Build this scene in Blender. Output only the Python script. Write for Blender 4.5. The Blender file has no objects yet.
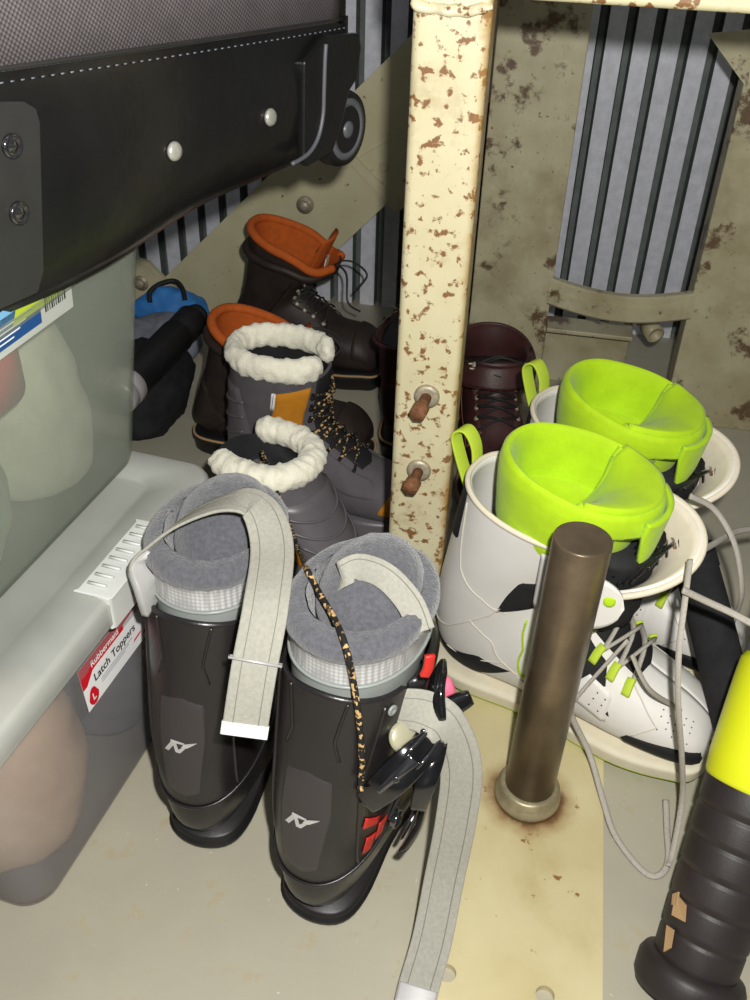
import bpy, bmesh, math, random
from mathutils import Vector as V, Matrix, noise
random.seed(7)
SC = bpy.context.scene
COL = SC.collection
PI = math.pi
R = math.radians

# ------------------------------------------------------------------ camera
FPX = 950.0
CAM_H = .86
PITCH = math.atan(FPX / 1290.0)
ROLL = math.asin(.0349)
CSN, SNN = math.cos(PITCH), math.sin(PITCH)
cd = bpy.data.cameras.new('camera')
cam = bpy.data.objects.new('camera', cd)
COL.objects.link(cam)
cd.sensor_fit = 'VERTICAL'
cd.sensor_height = 36.0
cd.lens = 36.0 * FPX / 1000.0
cd.clip_start = .01
fwd = V((0, CSN, -SNN)); upv = V((0, SNN, CSN)); rgt = V((1, 0, 0))
r2 = rgt * math.cos(ROLL) + upv * math.sin(ROLL)
u2 = upv * math.cos(ROLL) - rgt * math.sin(ROLL)
mw = Matrix((r2, u2, -fwd)).transposed().to_4x4()
mw.translation = V((0, 0, CAM_H))
cam.matrix_world = mw
SC.camera = cam


def ray(px, py):
    return r2 * ((px - 375) / FPX) - u2 * ((py - 500) / FPX) + fwd


def az(px, py, z):            # point at height z
    d = ray(px, py)
    return V((0, 0, CAM_H)) + d * ((z - CAM_H) / d.z)


def drape(px, py, lift):     # point lying on whatever surface stands there already
    bpy.context.view_layer.update()
    d = ray(px, py).normalized()
    hit, p, n, i, o, m_ = SC.ray_cast(bpy.context.evaluated_depsgraph_get(), V((0, 0, CAM_H)), d)
    if n.dot(d) > 0: n = -n
    return p + n * lift


def ay(px, py, y):            # point at distance y
    d = ray(px, py)
    return V((0, 0, CAM_H)) + d * (y / d.y)


def apl(px, py, p0, n):       # point on an upright plane through p0
    d = ray(px, py); o = V((0, 0, CAM_H))
    return o + d * ((V(p0) - o).dot(V(n)) / d.dot(V(n)))


# ------------------------------------------------------------------ materials
def lin(c):
    return tuple(((v / 255) / 12.92 if v / 255 <= .04045 else ((v / 255 + .055) / 1.055) ** 2.4) for v in c) + (1,)


def base_mat(name):
    m = bpy.data.materials.new(name); m.use_nodes = True
    nt = m.node_tree; b = nt.nodes['Principled BSDF']
    return m, nt, b


def nd(nt, t, **kw):
    n = nt.nodes.new(t)
    for k, v in kw.items():
        setattr(n, k, v)
    return n


def tex_noise(nt, scale, detail=4, rough=.6, coord='Object'):
    tc = nd(nt, 'ShaderNodeTexCoord'); n = nd(nt, 'ShaderNodeTexNoise')
    n.inputs['Scale'].default_value = scale; n.inputs['Detail'].default_value = detail; n.inputs['Roughness'].default_value = rough
    nt.links.new(tc.outputs[coord], n.inputs['Vector'])
    return n


def ramp(nt, src, a, b, ca=(0, 0, 0, 1), cb=(1, 1, 1, 1)):
    r = nd(nt, 'ShaderNodeValToRGB')
    r.color_ramp.elements[0].position = a; r.color_ramp.elements[1].position = b
    r.color_ramp.elements[0].color = ca; r.color_ramp.elements[1].color = cb
    nt.links.new(src, r.inputs[0])
    return r


def mixc(nt, fac, a, b):
    m = nd(nt, 'ShaderNodeMix', data_type='RGBA')
    for s, v in ((m.inputs[0], fac), (m.inputs[6], a), (m.inputs[7], b)):
        if hasattr(v, 'links'):
            nt.links.new(v, s)
        else:
            s.default_value = v
    return m.outputs[2]


def bumpit(nt, b, src, strength, dist=.002):
    bp = nd(nt, 'ShaderNodeBump'); bp.inputs['Strength'].default_value = strength; bp.inputs['Distance'].default_value = dist
    nt.links.new(src, bp.inputs['Height']); nt.links.new(bp.outputs[0], b.inputs['Normal'])


def M(name, col, rough=.5, metal=0, spec=.5, var=0, vscale=30, bump=0, bscale=300, bdist=.001, sheen=0, coat=0):
    m, nt, b = base_mat(name)
    b.inputs['Roughness'].default_value = rough; b.inputs['Metallic'].default_value = metal
    b.inputs['Specular IOR Level'].default_value = spec
    c = lin(col)
    b.inputs['Base Color'].default_value = c
    if var:
        n = tex_noise(nt, vscale)
        d = tuple(v * (1 - var) for v in c[:3]) + (1,)
        u = tuple(min(1, v * (1 + var)) for v in c[:3]) + (1,)
        r = ramp(nt, n.outputs['Fac'], .3, .7, d, u)
        nt.links.new(r.outputs[0], b.inputs['Base Color'])
    if bump:
        n = tex_noise(nt, bscale, 3)
        bumpit(nt, b, n.outputs['Fac'], bump, bdist)
    if sheen:
        b.inputs['Sheen Weight'].default_value = sheen
    if coat:
        b.inputs['Coat Weight'].default_value = coat
        b.inputs['Coat Roughness'].default_value = .1
    return m


def rust_paint(name, paint, paint2, rust, amount=.58, scale=22, fine=90, rough=.45, edge=0, finecut=.66):
    m, nt, b = base_mat(name)
    n0 = tex_noise(nt, 9, 5); c0 = ramp(nt, n0.outputs['Fac'], .35, .68, lin(paint), lin(paint2)).outputs[0]
    n1 = tex_noise(nt, scale, 8, .7); f1 = ramp(nt, n1.outputs['Fac'], amount, amount + .05).outputs[0]
    n2 = tex_noise(nt, fine, 4, .6); f2 = ramp(nt, n2.outputs['Fac'], finecut, finecut + .05).outputs[0]
    n3 = tex_noise(nt, scale * .6, 6, .65); st = ramp(nt, n3.outputs['Fac'], amount - .06, amount + .16).outputs[0]
    r1 = lin(rust); r2_ = tuple(v * .45 for v in r1[:3]) + (1,)
    stain = tuple(.6 * p + .4 * q for p, q in zip(lin(paint2)[:3], r1[:3])) + (1,)
    c = mixc(nt, st, c0, stain)
    c = mixc(nt, f1, c, mixc(nt, n2.outputs['Fac'], r1, r2_))
    c = mixc(nt, f2, c, r1)
    if edge:
        tc = nd(nt, 'ShaderNodeTexCoord'); sp = nd(nt, 'ShaderNodeSeparateXYZ'); nt.links.new(tc.outputs['Object'], sp.inputs[0])
        ab = nd(nt, 'ShaderNodeMath', operation='MULTIPLY'); ab.inputs[1].default_value = 1.0; nt.links.new(sp.outputs[0], ab.inputs[0])
        ad = nd(nt, 'ShaderNodeMath', operation='MULTIPLY_ADD'); nt.links.new(n3.outputs['Fac'], ad.inputs[0]); ad.inputs[1].default_value = .022; nt.links.new(ab.outputs[0], ad.inputs[2])
        c = mixc(nt, ramp(nt, ad.outputs[0], edge + .011, edge + .022).outputs[0], c, lin((176, 136, 70)))
    nt.links.new(c, b.inputs['Base Color'])
    b.inputs['Roughness'].default_value = rough
    bumpit(nt, b, n1.outputs['Fac'], .25, .001)
    return m


def clear_plastic(name, tint, milk, fac, rough=.25):
    m, nt, b = base_mat(name)
    b.inputs['Base Color'].default_value = lin(milk); b.inputs['Roughness'].default_value = rough
    tr = nd(nt, 'ShaderNodeBsdfTransparent'); tr.inputs[0].default_value = lin(tint)
    mx = nd(nt, 'ShaderNodeMixShader')
    n = tex_noise(nt, 7, 3); r = ramp(nt, n.outputs['Fac'], .3, .75, (fac * .8,) * 3 + (1,), (min(1, fac * 1.25),) * 3 + (1,))
    nt.links.new(r.outputs[0], mx.inputs[0])
    nt.links.new(tr.outputs[0], mx.inputs[1]); nt.links.new(b.outputs[0], mx.inputs[2])
    nt.links.new(mx.outputs[0], nt.nodes['Material Output'].inputs[0])
    return m


MT = {}
MT['post'] = rust_paint('cream_paint_rusted', (210, 202, 170), (196, 186, 148), (128, 90, 56), .632, 40, 85, .45, .026, .56)
MT['beam'] = rust_paint('cream_paint_beam', (210, 202, 170), (196, 186, 148), (128, 90, 56), .632, 40, 85, .45, 0, .56)
MT['frame'] = rust_paint('cream_paint_dull', (184, 178, 148), (154, 145, 112), (112, 88, 62), .56, 11, 130)
MT['brace'] = rust_paint('cream_paint_brace', (196, 190, 158), (182, 176, 140), (110, 70, 46), .66, 9, 60)
MT['plate'] = rust_paint('cream_paint_plate', (206, 195, 154), (192, 179, 134), (140, 100, 62), .66, 7, 60, .35)
MT['rust'] = M('rusty_iron', (124, 84, 58), .8, .2, .3, .45, 120, .6, 250)
MT['collar'] = M('olive_steel', (150, 140, 112), .4, .3, .5, .3, 50)
MT['ruststain'] = M('rust_stain', (150, 112, 62), .7, 0, .3, .5, 60)
MT['washer'] = M('dull_washer', (170, 160, 138), .5, .4, .5, .3, 150)
MT['steel'] = M('brown_bare_steel', (116, 101, 82), .34, .55, .5, .35, 18, .1, 200)
MT['steelcap'] = M('sawn_steel', (120, 104, 86), .45, .7, .5, .3, 60)
MT['galv'] = M('galvanized_sheet', (214, 216, 226), .42, .12, .5, .12, 60)
MT['galvshade'] = M('shaded_sheet_groove', (104, 110, 108), .6, .1, .4, .2, 40)  # shade of the wall grooves put into a darker sheet colour
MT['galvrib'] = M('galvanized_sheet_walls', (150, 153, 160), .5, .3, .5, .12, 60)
MT['black'] = M('black_rubber', (26, 25, 26), .45, 0, .5, .2, 40, .1, 400)
MT['shell'] = M('black_boot_plastic', (34, 31, 32), .3, 0, .55, .15, 20, .12, 500)
MT['badge'] = M('charcoal_badge', (58, 54, 54), .4, 0, .5)
MT['silver'] = M('silver_print', (206, 204, 204), .35, .4)
MT['silverliner'] = M('pale_grey_liner_plastic', (168, 168, 166), .45, 0, .5, .06, 40)
MT['greyliner'] = M('grey_green_liner_plastic', (140, 145, 142), .35, 0, .5, .06, 40)
MT['fuzz'] = M('grey_fleece_lining', (92, 93, 99), .95, 0, .2, .22, 240, .7, 500, .002, .5)
MT['strap'] = M('grey_webbing', (158, 156, 146), .8, 0, .3, .1, 300, .5, 900)
MT['strapseam'] = M('strap_seam', (124, 122, 112), .9)
MT['strapdk'] = M('olive_strap_edge', (92, 84, 52), .8)
MT['disc'] = M('yellowed_plastic_disc', (176, 172, 146), .3, .2)
MT['chrome'] = M('dark_chrome', (120, 120, 124), .12, .95)
MT['blkgloss'] = M('black_gloss_plastic', (16, 16, 18), .08, 0, .7, coat=.6)
MT['white'] = M('white_leather', (226, 223, 218), .42, 0, .5, .03, 20, .15, 260)
MT['cream'] = M('cream_lining', (222, 212, 192), .7, 0, .3, .05, 60)
MT['stitch'] = M('tan_stitch', (206, 200, 186), .8)
MT['lime'] = M('lime_foam', (176, 214, 22), .75, 0, .3, .07, 45, .35, 600, .001, .15)
MT['limedk'] = M('lime_seam', (140, 172, 20), .8)
MT['limetab'] = M('lime_webbing', (190, 214, 66), .75, 0, .3)
MT['blk'] = M('black_suede', (34, 34, 36), .75, 0, .3, .2, 60, .2, 300)
MT['sole'] = M('cream_rubber', (214, 206, 182), .6, 0, .4, .05, 40)
MT['lace'] = M('pale_grey_lace', (176, 170, 160), .85, 0, .2, .12, 400, .5, 1500)
MT['cord'] = M('black_cord', (22, 22, 24), .7)
MT['graynub'] = M('grey_nubuck', (92, 88, 92), .75, 0, .3, .12, 60, .2, 600)
MT['grayrub'] = M('grey_rubber_shell', (96, 92, 96), .38, 0, .5, .06, 40)
MT['orange'] = M('ochre_suede', (196, 128, 32), .8, 0, .3, .1, 70, .2, 600)
MT['fleece'] = M('cream_fleece', (246, 242, 222), .95, 0, .15, .04, 150, .5, 330, .002, .3)
MT['brown'] = M('black_brown_leather', (48, 38, 34), .55, 0, .4, .35, 25, .3, 200)
MT['liningor'] = M('burnt_orange_lining', (190, 92, 34), .85, 0, .25, .12, 90, .2, 500)
MT['maroon'] = M('oxblood_leather', (62, 34, 32), .5, 0, .45, .3, 25, .3, 200)
MT['pinkbrown'] = M('brown_pull_loop', (128, 76, 66), .7)
MT['green'] = M('green_tag', (30, 110, 78), .6)
MT['tagwhite'] = M('white_print', (236, 236, 232), .6)
MT['paper'] = M('white_label_paper', (236, 236, 236), .5)
MT['red'] = M('red_print', (206, 24, 38), .5)
MT['dkred'] = M('red_card', (222, 44, 56), .6, var=.1)
MT['blue'] = M('blue_print', (24, 74, 132), .5)
MT['ltblue'] = M('light_blue_print', (120, 176, 214), .5)
MT['limeprint'] = M('lime_print', (176, 196, 52), .5)
MT['ink'] = M('black_print', (24, 24, 26), .6)
MT['bluecloth'] = M('blue_nylon', (52, 124, 196), .6, 0, .4, .12, 30, .2, 300)
MT['darkcloth'] = M('charcoal_cloth', (38, 38, 40), .9, 0, .2, .3, 30, .5, 300)
MT['paleth'] = M('pale_sage_cloth', (176, 186, 160), .9, 0, .2, .3, 22)
MT['peach'] = M('peach_cloth', (250, 212, 178), .9, 0, .2, .2, 14)
MT['slatecloth'] = M('slate_cloth', (120, 124, 134), .9, 0, .2, .25, 14)
MT['goldcloth'] = M('straw_cloth', (190, 170, 120), .9, 0, .2, .2, 20)
MT['tool'] = M('ribbed_black_grip', (44, 38, 38), .5, 0, .45, .15, 40, .15, 300)
MT['toolyel'] = M('acid_yellow_plastic', (216, 222, 30), .4, 0, .5)
MT['toolgrey'] = M('grey_tool_plastic', (92, 92, 92), .5)
MT['pink'] = M('pink_foam', (240, 110, 140), .8)
MT['redplastic'] = M('red_plastic', (196, 40, 32), .4)
MT['tarp'] = M('black_vinyl', (22, 22, 22), .3, 0, .5, .25, 14, .25, 30, .004)
MT['rivetm'] = M('nickel_rivet', (196, 196, 186), .3, .5)
MT['tarplt'] = M('charcoal_vinyl', (44, 44, 43), .42, 0, .5, .15, 30)
MT['greyplastic'] = M('grey_wheel_plastic', (96, 98, 104), .4, 0, .5)
MT['tan'] = M('cardboard', (172, 140, 100), .9)
MT['tote_up'] = clear_plastic('clear_tote_plastic', (240, 242, 238), (168, 174, 164), .32, .22)
MT['tote_low'] = clear_plastic('frosted_tote_plastic', (240, 238, 238), (190, 190, 192), .25, .4)
MT['lid'] = clear_plastic('frosted_lid_plastic', (238, 238, 236), (196, 198, 192), .55, .35)
MT['latch'] = clear_plastic('white_latch_plastic', (240, 240, 240), (226, 228, 224), .8, .3)


def weave_mat():
    m, nt, b = base_mat('grey_woven_nylon')
    tc = nd(nt, 'ShaderNodeTexCoord')
    vm = nd(nt, 'ShaderNodeMapping'); nt.links.new(tc.outputs['Object'], vm.inputs[0])
    vm.inputs['Scale'].default_value = (0, 1, 1); vm.inputs['Rotation'].default_value = (R(38), 0, 0)
    vo = nd(nt, 'ShaderNodeTexVoronoi'); vo.inputs['Scale'].default_value = 330; vo.inputs['Randomness'].default_value = .0
    nt.links.new(vm.outputs[0], vo.inputs['Vector'])
    r = ramp(nt, vo.outputs['Distance'], .25, .62, lin((118, 111, 114)), lin((46, 42, 46)))
    n = tex_noise(nt, 60, 3)
    c = mixc(nt, ramp(nt, n.outputs['Fac'], .3, .7).outputs[0], r.outputs[0], lin((62, 57, 61)))
    mx = mixc(nt, .35, r.outputs[0], c)
    nt.links.new(mx, b.inputs['Base Color']); b.inputs['Roughness'].default_value = .7
    bumpit(nt, b, vo.outputs['Distance'], .5, .001)
    return m


def floor_mat():
    m, nt, b = base_mat('concrete')
    n = tex_noise(nt, 3.2, 6, .6); n2 = tex_noise(nt, 160, 3); n3 = tex_noise(nt, 26, 5, .7)
    c = ramp(nt, n.outputs['Fac'], .3, .72, lin((160, 156, 140)), lin((182, 176, 156))).outputs[0]
    c = mixc(nt, ramp(nt, n3.outputs['Fac'], .58, .66).outputs[0], c, lin((170, 160, 134)))
    c = mixc(nt, ramp(nt, n2.outputs['Fac'], .7, .74).outputs[0], c, lin((205, 200, 184)))
    nt.links.new(c, b.inputs['Base Color']); b.inputs['Roughness'].default_value = .55
    bumpit(nt, b, n3.outputs['Fac'], .15, .002)
    return m


def speckle_cord():
    m, nt, b = base_mat('black_tan_speckled_cord')
    tc = nd(nt, 'ShaderNodeTexCoord'); v = nd(nt, 'ShaderNodeTexVoronoi'); v.inputs['Scale'].default_value = 330
    nt.links.new(tc.outputs['Object'], v.inputs['Vector'])
    sep = nd(nt, 'ShaderNodeSeparateColor'); nt.links.new(v.outputs['Color'], sep.inputs[0])
    r = ramp(nt, sep.outputs[0], .72, .76, lin((20, 19, 18)), lin((196, 160, 104)))
    nt.links.new(r.outputs[0], b.inputs['Base Color']); b.inputs['Roughness'].default_value = .8
    return m


def grid_liner():
    m, nt, b = base_mat('silver_grid_print')
    tc = nd(nt, 'ShaderNodeTexCoord'); v = nd(nt, 'ShaderNodeTexVoronoi'); v.inputs['Scale'].default_value = 260; v.inputs['Randomness'].default_value = 0
    nt.links.new(tc.outputs['Object'], v.inputs['Vector'])
    r = ramp(nt, v.outputs['Distance'], .3, .6, lin((196, 196, 196)), lin((160, 160, 160)))
    nt.links.new(r.outputs[0], b.inputs['Base Color']); b.inputs['Roughness'].default_value = .4
    return m


MT['weave'] = weave_mat(); MT['floor'] = floor_mat(); MT['speck'] = speckle_cord(); MT['gridliner'] = grid_liner()


# ------------------------------------------------------------------ object helpers
def tag(o, label=None, cat=None, group=None, kind=None):
    if label: o['label'] = label
    if cat: o['category'] = cat
    if group: o['group'] = group
    if kind: o['kind'] = kind
    return o


def thing(name, label, cat, loc=(0, 0, 0), d=None, group=None, rot=None):
    o = bpy.data.objects.new(name, None); COL.objects.link(o)
    o.empty_display_size = .05
    m = Matrix.Identity(4)
    if d is not None:
        m = Matrix.Rotation(math.atan2(d[1], d[0]), 4, 'Z')
    if rot is not None:
        m = rot.to_4x4()
    m.translation = V(loc)
    o.matrix_world = m
    return tag(o, label, cat, group)


def clean_normals(me, outward=False):
    bm = bmesh.new(); bm.from_mesh(me)
    bmesh.ops.recalc_face_normals(bm, faces=bm.faces)
    if outward:
        c = sum((v.co for v in bm.verts), V()) / len(bm.verts)
        if sum((f.calc_center_median() - c).dot(f.normal) * f.calc_area() for f in bm.faces) < 0:
            bmesh.ops.reverse_faces(bm, faces=bm.faces)
    bm.to_mesh(me); bm.free()


def mk(name, geo, mat, parent=None, world=False, smooth=True, recalc=True, solid=0, off=0, sub=0, bevel=0, merge=0):
    """geo = (verts, faces[, material indices]); mat = one material or a list; world=True: geo is in world space under parent"""
    vs, fs = geo[0], geo[1]
    me = bpy.data.meshes.new(name)
    if world and parent is not None:
        inv = parent.matrix_world.inverted() if parent.parent is None else (parent.parent.matrix_world @ parent.matrix_basis).inverted()
        vs = [inv @ V(v) for v in vs]
    me.from_pydata([tuple(v) for v in vs], [], fs)
    mats = mat if isinstance(mat, (list, tuple)) else [mat]
    for m in mats:
        me.materials.append(m)
    if len(geo) > 2 and geo[2]:
        for p, i in zip(me.polygons, geo[2]):
            p.material_index = i
    if merge:
        bm = bmesh.new(); bm.from_mesh(me); bmesh.ops.remove_doubles(bm, verts=bm.verts, dist=merge); bm.to_mesh(me); bm.free()
    if recalc:
        clean_normals(me, bool(solid))
    if smooth:
        for p in me.polygons:
            p.use_smooth = True
    o = bpy.data.objects.new(name, me); COL.objects.link(o)
    if parent is not None:
        o.parent = parent
    if solid:
        s = o.modifiers.new('solid', 'SOLIDIFY'); s.thickness = solid; s.offset = off
    if bevel:
        b = o.modifiers.new('bevel', 'BEVEL'); b.width = bevel; b.segments = 3; b.limit_method = 'ANGLE'; b.angle_limit = R(40)
        if smooth:
            w = o.modifiers.new('wn', 'WEIGHTED_NORMAL'); w.keep_sharp = True
    if sub:
        s = o.modifiers.new('sub', 'SUBSURF'); s.levels = sub; s.render_levels = sub
    return o


def join(*gs):
    vs, fs, ms = [], [], []
    for g in gs:
        b = len(vs); vs += list(g[0]); fs += [tuple(i + b for i in f) for f in g[1]]
        ms += list(g[2]) if len(g) > 2 and g[2] else [0] * len(g[1])
    return vs, fs, ms


def withmat(g, i):
    return g[0], g[1], [i] * len(g[1])


def xf(g, m):
    return ([m @ V(v) for v in g[0]],) + tuple(g[1:])


def box(size, c=(0, 0, 0), rot=None):
    sx, sy, sz = (s / 2 for s in size)
    vs = [V((x, y, z)) for x in (-sx, sx) for y in (-sy, sy) for z in (-sz, sz)]
    if rot is not None:
        vs = [rot @ v for v in vs]
    vs = [v + V(c) for v in vs]
    fs = [(0, 1, 3, 2), (4, 6, 7, 5), (0, 4, 5, 1), (2, 3, 7, 6), (0, 2, 6, 4), (1, 5, 7, 3)]
    return vs, fs


def grid(fn, ns, na, s0=0, s1=1, a0=0, a1=2 * PI, closed=True, cap0=False, cap1=False, mi=0):
    vs, fs = [], []
    cols = na if closed else na + 1
    for i in range(ns + 1):
        s = s0 + (s1 - s0) * i / ns
        for j in range(cols):
            vs.append(fn(s, a0 + (a1 - a0) * j / na))
    for i in range(ns):
        for j in range(na):
            k = (j + 1) % cols
            fs.append((i * cols + j, i * cols + k, (i + 1) * cols + k, (i + 1) * cols + j))
    if cap0: fs.append(tuple(range(cols)))
    if cap1: fs.append(tuple(ns * cols + j for j in range(cols))[::-1])
    return vs, fs, [mi] * len(fs)


def cr(pts, t):
    """Catmull-Rom through pts (vectors or tuples), t in 0..1 over the list"""
    n = len(pts) - 1
    x = min(max(t, 0), 1) * n; i = min(int(x), n - 1); f = x - i
    p0 = pts[max(i - 1, 0)]; p1 = pts[i]; p2 = pts[i + 1]; p3 = pts[min(i + 2, n)]
    out = []
    for a, b, c, d in zip(p0, p1, p2, p3):
        out.append(.5 * (2 * b + (c - a) * f + (2 * a - 5 * b + 4 * c - d) * f * f + (3 * b - a - 3 * c + d) * f ** 3))
    return V(out)


def curve(pts, n):
    return [cr([tuple(p) for p in pts], i / n) for i in range(n + 1)]


def tube(pts, r, n=8, smoothn=0, caps=True, flat=1.0):
    P = [V(p) for p in pts]
    if smoothn: P = curve(P, smoothn)
    vs, fs = [], []
    t0 = (P[1] - P[0]).normalized()
    nrm = t0.orthogonal().normalized()
    for i, p in enumerate(P):
        t = (P[min(i + 1, len(P) - 1)] - P[max(i - 1, 0)])
        t = t.normalized() if t.length > 1e-9 else t0
        nrm = (nrm - t * nrm.dot(t))
        nrm = nrm.normalized() if nrm.length > 1e-9 else t.orthogonal().normalized()
        bn = t.cross(nrm)
        rr = r(i / (len(P) - 1)) if callable(r) else r
        for j in range(n):
            a = 2 * PI * j / n
            vs.append(p + nrm * (math.cos(a) * rr) + bn * (math.sin(a) * rr * flat))
    for i in range(len(P) - 1):
        for j in range(n):
            k = (j + 1) % n
            fs.append((i * n + j, i * n + k, (i + 1) * n + k, (i + 1) * n + j))
    if caps:
        fs.append(tuple(range(n))[::-1]); b = (len(P) - 1) * n; fs.append(tuple(b + j for j in range(n)))
    return vs, fs, [0] * len(fs)


def ribbon(pts, wdirs, w, th, n=40):
    """a flat strap: swept rectangle, wdirs = width directions at the points"""
    P = curve(pts, n); W = curve(wdirs, n)
    vs, fs = [], []
    for i in range(n + 1):
        t = (P[min(i + 1, n)] - P[max(i - 1, 0)]).normalized()
        d = W[i] - t * W[i].dot(t); d.normalize()
        nn = t.cross(d)
        ww = w(i / n) if callable(w) else w
        for a, b in ((-1, -1), (-.92, -1.25), (.92, -1.25), (1, -1), (1, 1), (.92, 1.25), (-.92, 1.25), (-1, 1)):
            vs.append(P[i] + d * (a * ww / 2) + nn * (b * th / 2))
    for i in range(n):
        for j in range(8):
            k = (j + 1) % 8
            fs.append((i * 8 + j, i * 8 + k, (i + 1) * 8 + k, (i + 1) * 8 + j))
    fs.append(tuple(range(8))); fs.append(tuple(n * 8 + j for j in range(8)))
    return vs, fs, [0] * len(fs)


def ribbon_lines(pts, wdirs, fr, th, r=.0006, n=40):
    """stitch line running along a strap at the fraction fr of its width"""
    P = curve(pts, n); W = curve(wdirs, n); out = []
    for i in range(n + 1):
        t = (P[min(i + 1, n)] - P[max(i - 1, 0)]).normalized()
        d = W[i] - t * W[i].dot(t); d.normalize()
        out.append(P[i] + d * fr + t.cross(d) * th)
    return tube(out, r, 5)


def lathe(prof, n=32, c=(0, 0, 0), rot=None):
    vs, fs = [], []
    for r, z in prof:
        for j in range(n):
            a = 2 * PI * j / n
            v = V((r * math.cos(a), r * math.sin(a), z))
            if rot is not None: v = rot @ v
            vs.append(v + V(c))
    for i in range(len(prof) - 1):
        for j in range(n):
            k = (j + 1) % n
            fs.append((i * n + j, i * n + k, (i + 1) * n + k, (i + 1) * n + j))
    fs.append(tuple(range(n))[::-1]); b = (len(prof) - 1) * n; fs.append(tuple(b + j for j in range(n)))
    return vs, fs, [0] * len(fs)


def zrot(axis):
    return V((0, 0, 1)).rotation_difference(V(axis).normalized()).to_matrix()


def prism(poly, ex):
    """polygon (3D points) pushed by the vector ex"""
    n = len(poly); ex = V(ex)
    vs = [V(p) for p in poly] + [V(p) + ex for p in poly]
    fs = [tuple(range(n))[::-1], tuple(range(n, 2 * n))] + [(i, (i + 1) % n, n + (i + 1) % n, n + i) for i in range(n)]
    return vs, fs, [0] * len(fs)


class Boot:
    """surface between a back/bottom rail and a front/top rail; a=0 front/top, +pi/2 left, pi back/bottom"""
    def __init__(self, st, e=.9):
        self.st = st; self.e = e
        self.ss = [q[0] for q in st]

    def row(self, s):
        ss = self.ss
        i = 0
        while i < len(ss) - 2 and s > ss[i + 1]: i += 1
        f = (s - ss[i]) / (ss[i + 1] - ss[i]); n = len(ss) - 1
        q = [self.st[k] for k in (max(i - 1, 0), i, i + 1, min(i + 2, n))]
        q = [(a[1][0], a[1][1], a[2][0], a[2][1], a[3]) for a in q]
        out = []
        for a, b, c, d in zip(*q):
            out.append(.5 * (2 * b + (c - a) * f + (2 * a - 5 * b + 4 * c - d) * f * f + (3 * b - a - 3 * c + d) * f ** 3))
        return out

    def __call__(self, s, a, off=0):
        bx, bz, tx, tz, w = self.row(s)
        cx, cz = (bx + tx) / 2, (bz + tz) / 2; hx, hz = (tx - bx) / 2, (tz - bz) / 2
        c, n = math.cos(a), math.sin(a)
        C = math.copysign(abs(c) ** self.e, c); S = math.copysign(abs(n) ** self.e, n)
        p = V((cx + hx * C, w * S, cz + hz * C))
        if off:
            e = 1e-3
            t1 = self(min(s + e, 1), a) - self(max(s - e, 0), a); t2 = self(s, a + e) - self(s, a - e)
            nn = t1.cross(t2)
            if nn.length > 1e-12:
                nn.normalize()
                ctr = V((cx, 0, cz))
                if nn.dot(p - ctr) < 0: nn = -nn
                p = p + nn * off
        return p


def side(pl, n):
    """resample a polyline of (s,a) points evenly"""
    ls = [0]
    for p, q in zip(pl, pl[1:]): ls.append(ls[-1] + math.hypot(q[0] - p[0], (q[1] - p[1]) * .25))
    out = []
    for i in range(n + 1):
        t = ls[-1] * i / n; k = 0
        while k < len(ls) - 2 and t > ls[k + 1]: k += 1
        f = (t - ls[k]) / max(ls[k + 1] - ls[k], 1e-9)
        out.append((pl[k][0] + (pl[k + 1][0] - pl[k][0]) * f, pl[k][1] + (pl[k + 1][1] - pl[k][1]) * f))
    return out


def patch(fn, bot, rgt_, top, lft, n=14, off=.001, round_edge=True):
    """a four-sided panel lying on a surface; every side a polyline of (s,a): bottom l->r, right b->t, top l->r, left b->t.
    Domed by off in the middle and dipping into the surface at its rim."""
    B, T, L, Rr = side(bot, n), side(top, n), side(lft, n), side(rgt_, n)
    vs, fs = [], []
    for i in range(n + 1):
        v = i / n
        for j in range(n + 1):
            u = j / n
            p = [(1 - v) * B[j][k] + v * T[j][k] + (1 - u) * L[i][k] + u * Rr[i][k]
                 - ((1 - u) * (1 - v) * B[0][k] + u * (1 - v) * B[n][k] + (1 - u) * v * T[0][k] + u * v * T[n][k]) for k in (0, 1)]
            rim = i in (0, n) or j in (0, n)
            vs.append(fn(p[0], p[1], off=(-.0015 if rim and round_edge else off)))
    for i in range(n):
        for j in range(n):
            fs.append((i * (n + 1) + j, i * (n + 1) + j + 1, (i + 1) * (n + 1) + j + 1, (i + 1) * (n + 1) + j))
    return vs, fs, [0] * len(fs)


def quad(c0, c1, c2, c3):
    return [c0, c1], [c1, c2], [c3, c2], [c0, c3]


def line_on(fn, pl, off=.001, n=24):
    return [fn(s, a, off=off) for s, a in side(pl, n)]


def seam(fn, pl, r=.0007, off=.0006, n=24):
    return tube(line_on(fn, pl, off, n), r, 5)


def outline(pts, n=48):
    P = [V((x, y, 0)) for x, y in pts]; m = len(P); out = []
    for i in range(n):
        x = i / n * m; k = int(x); f = x - k
        a, b, c, d = (P[(k + q) % m] for q in (-1, 0, 1, 2))
        out.append(.5 * (2 * b + (c - a) * f + (2 * a - 5 * b + 4 * c - d) * f * f + (3 * b - a - 3 * c + d) * f ** 3))
    return out


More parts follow.
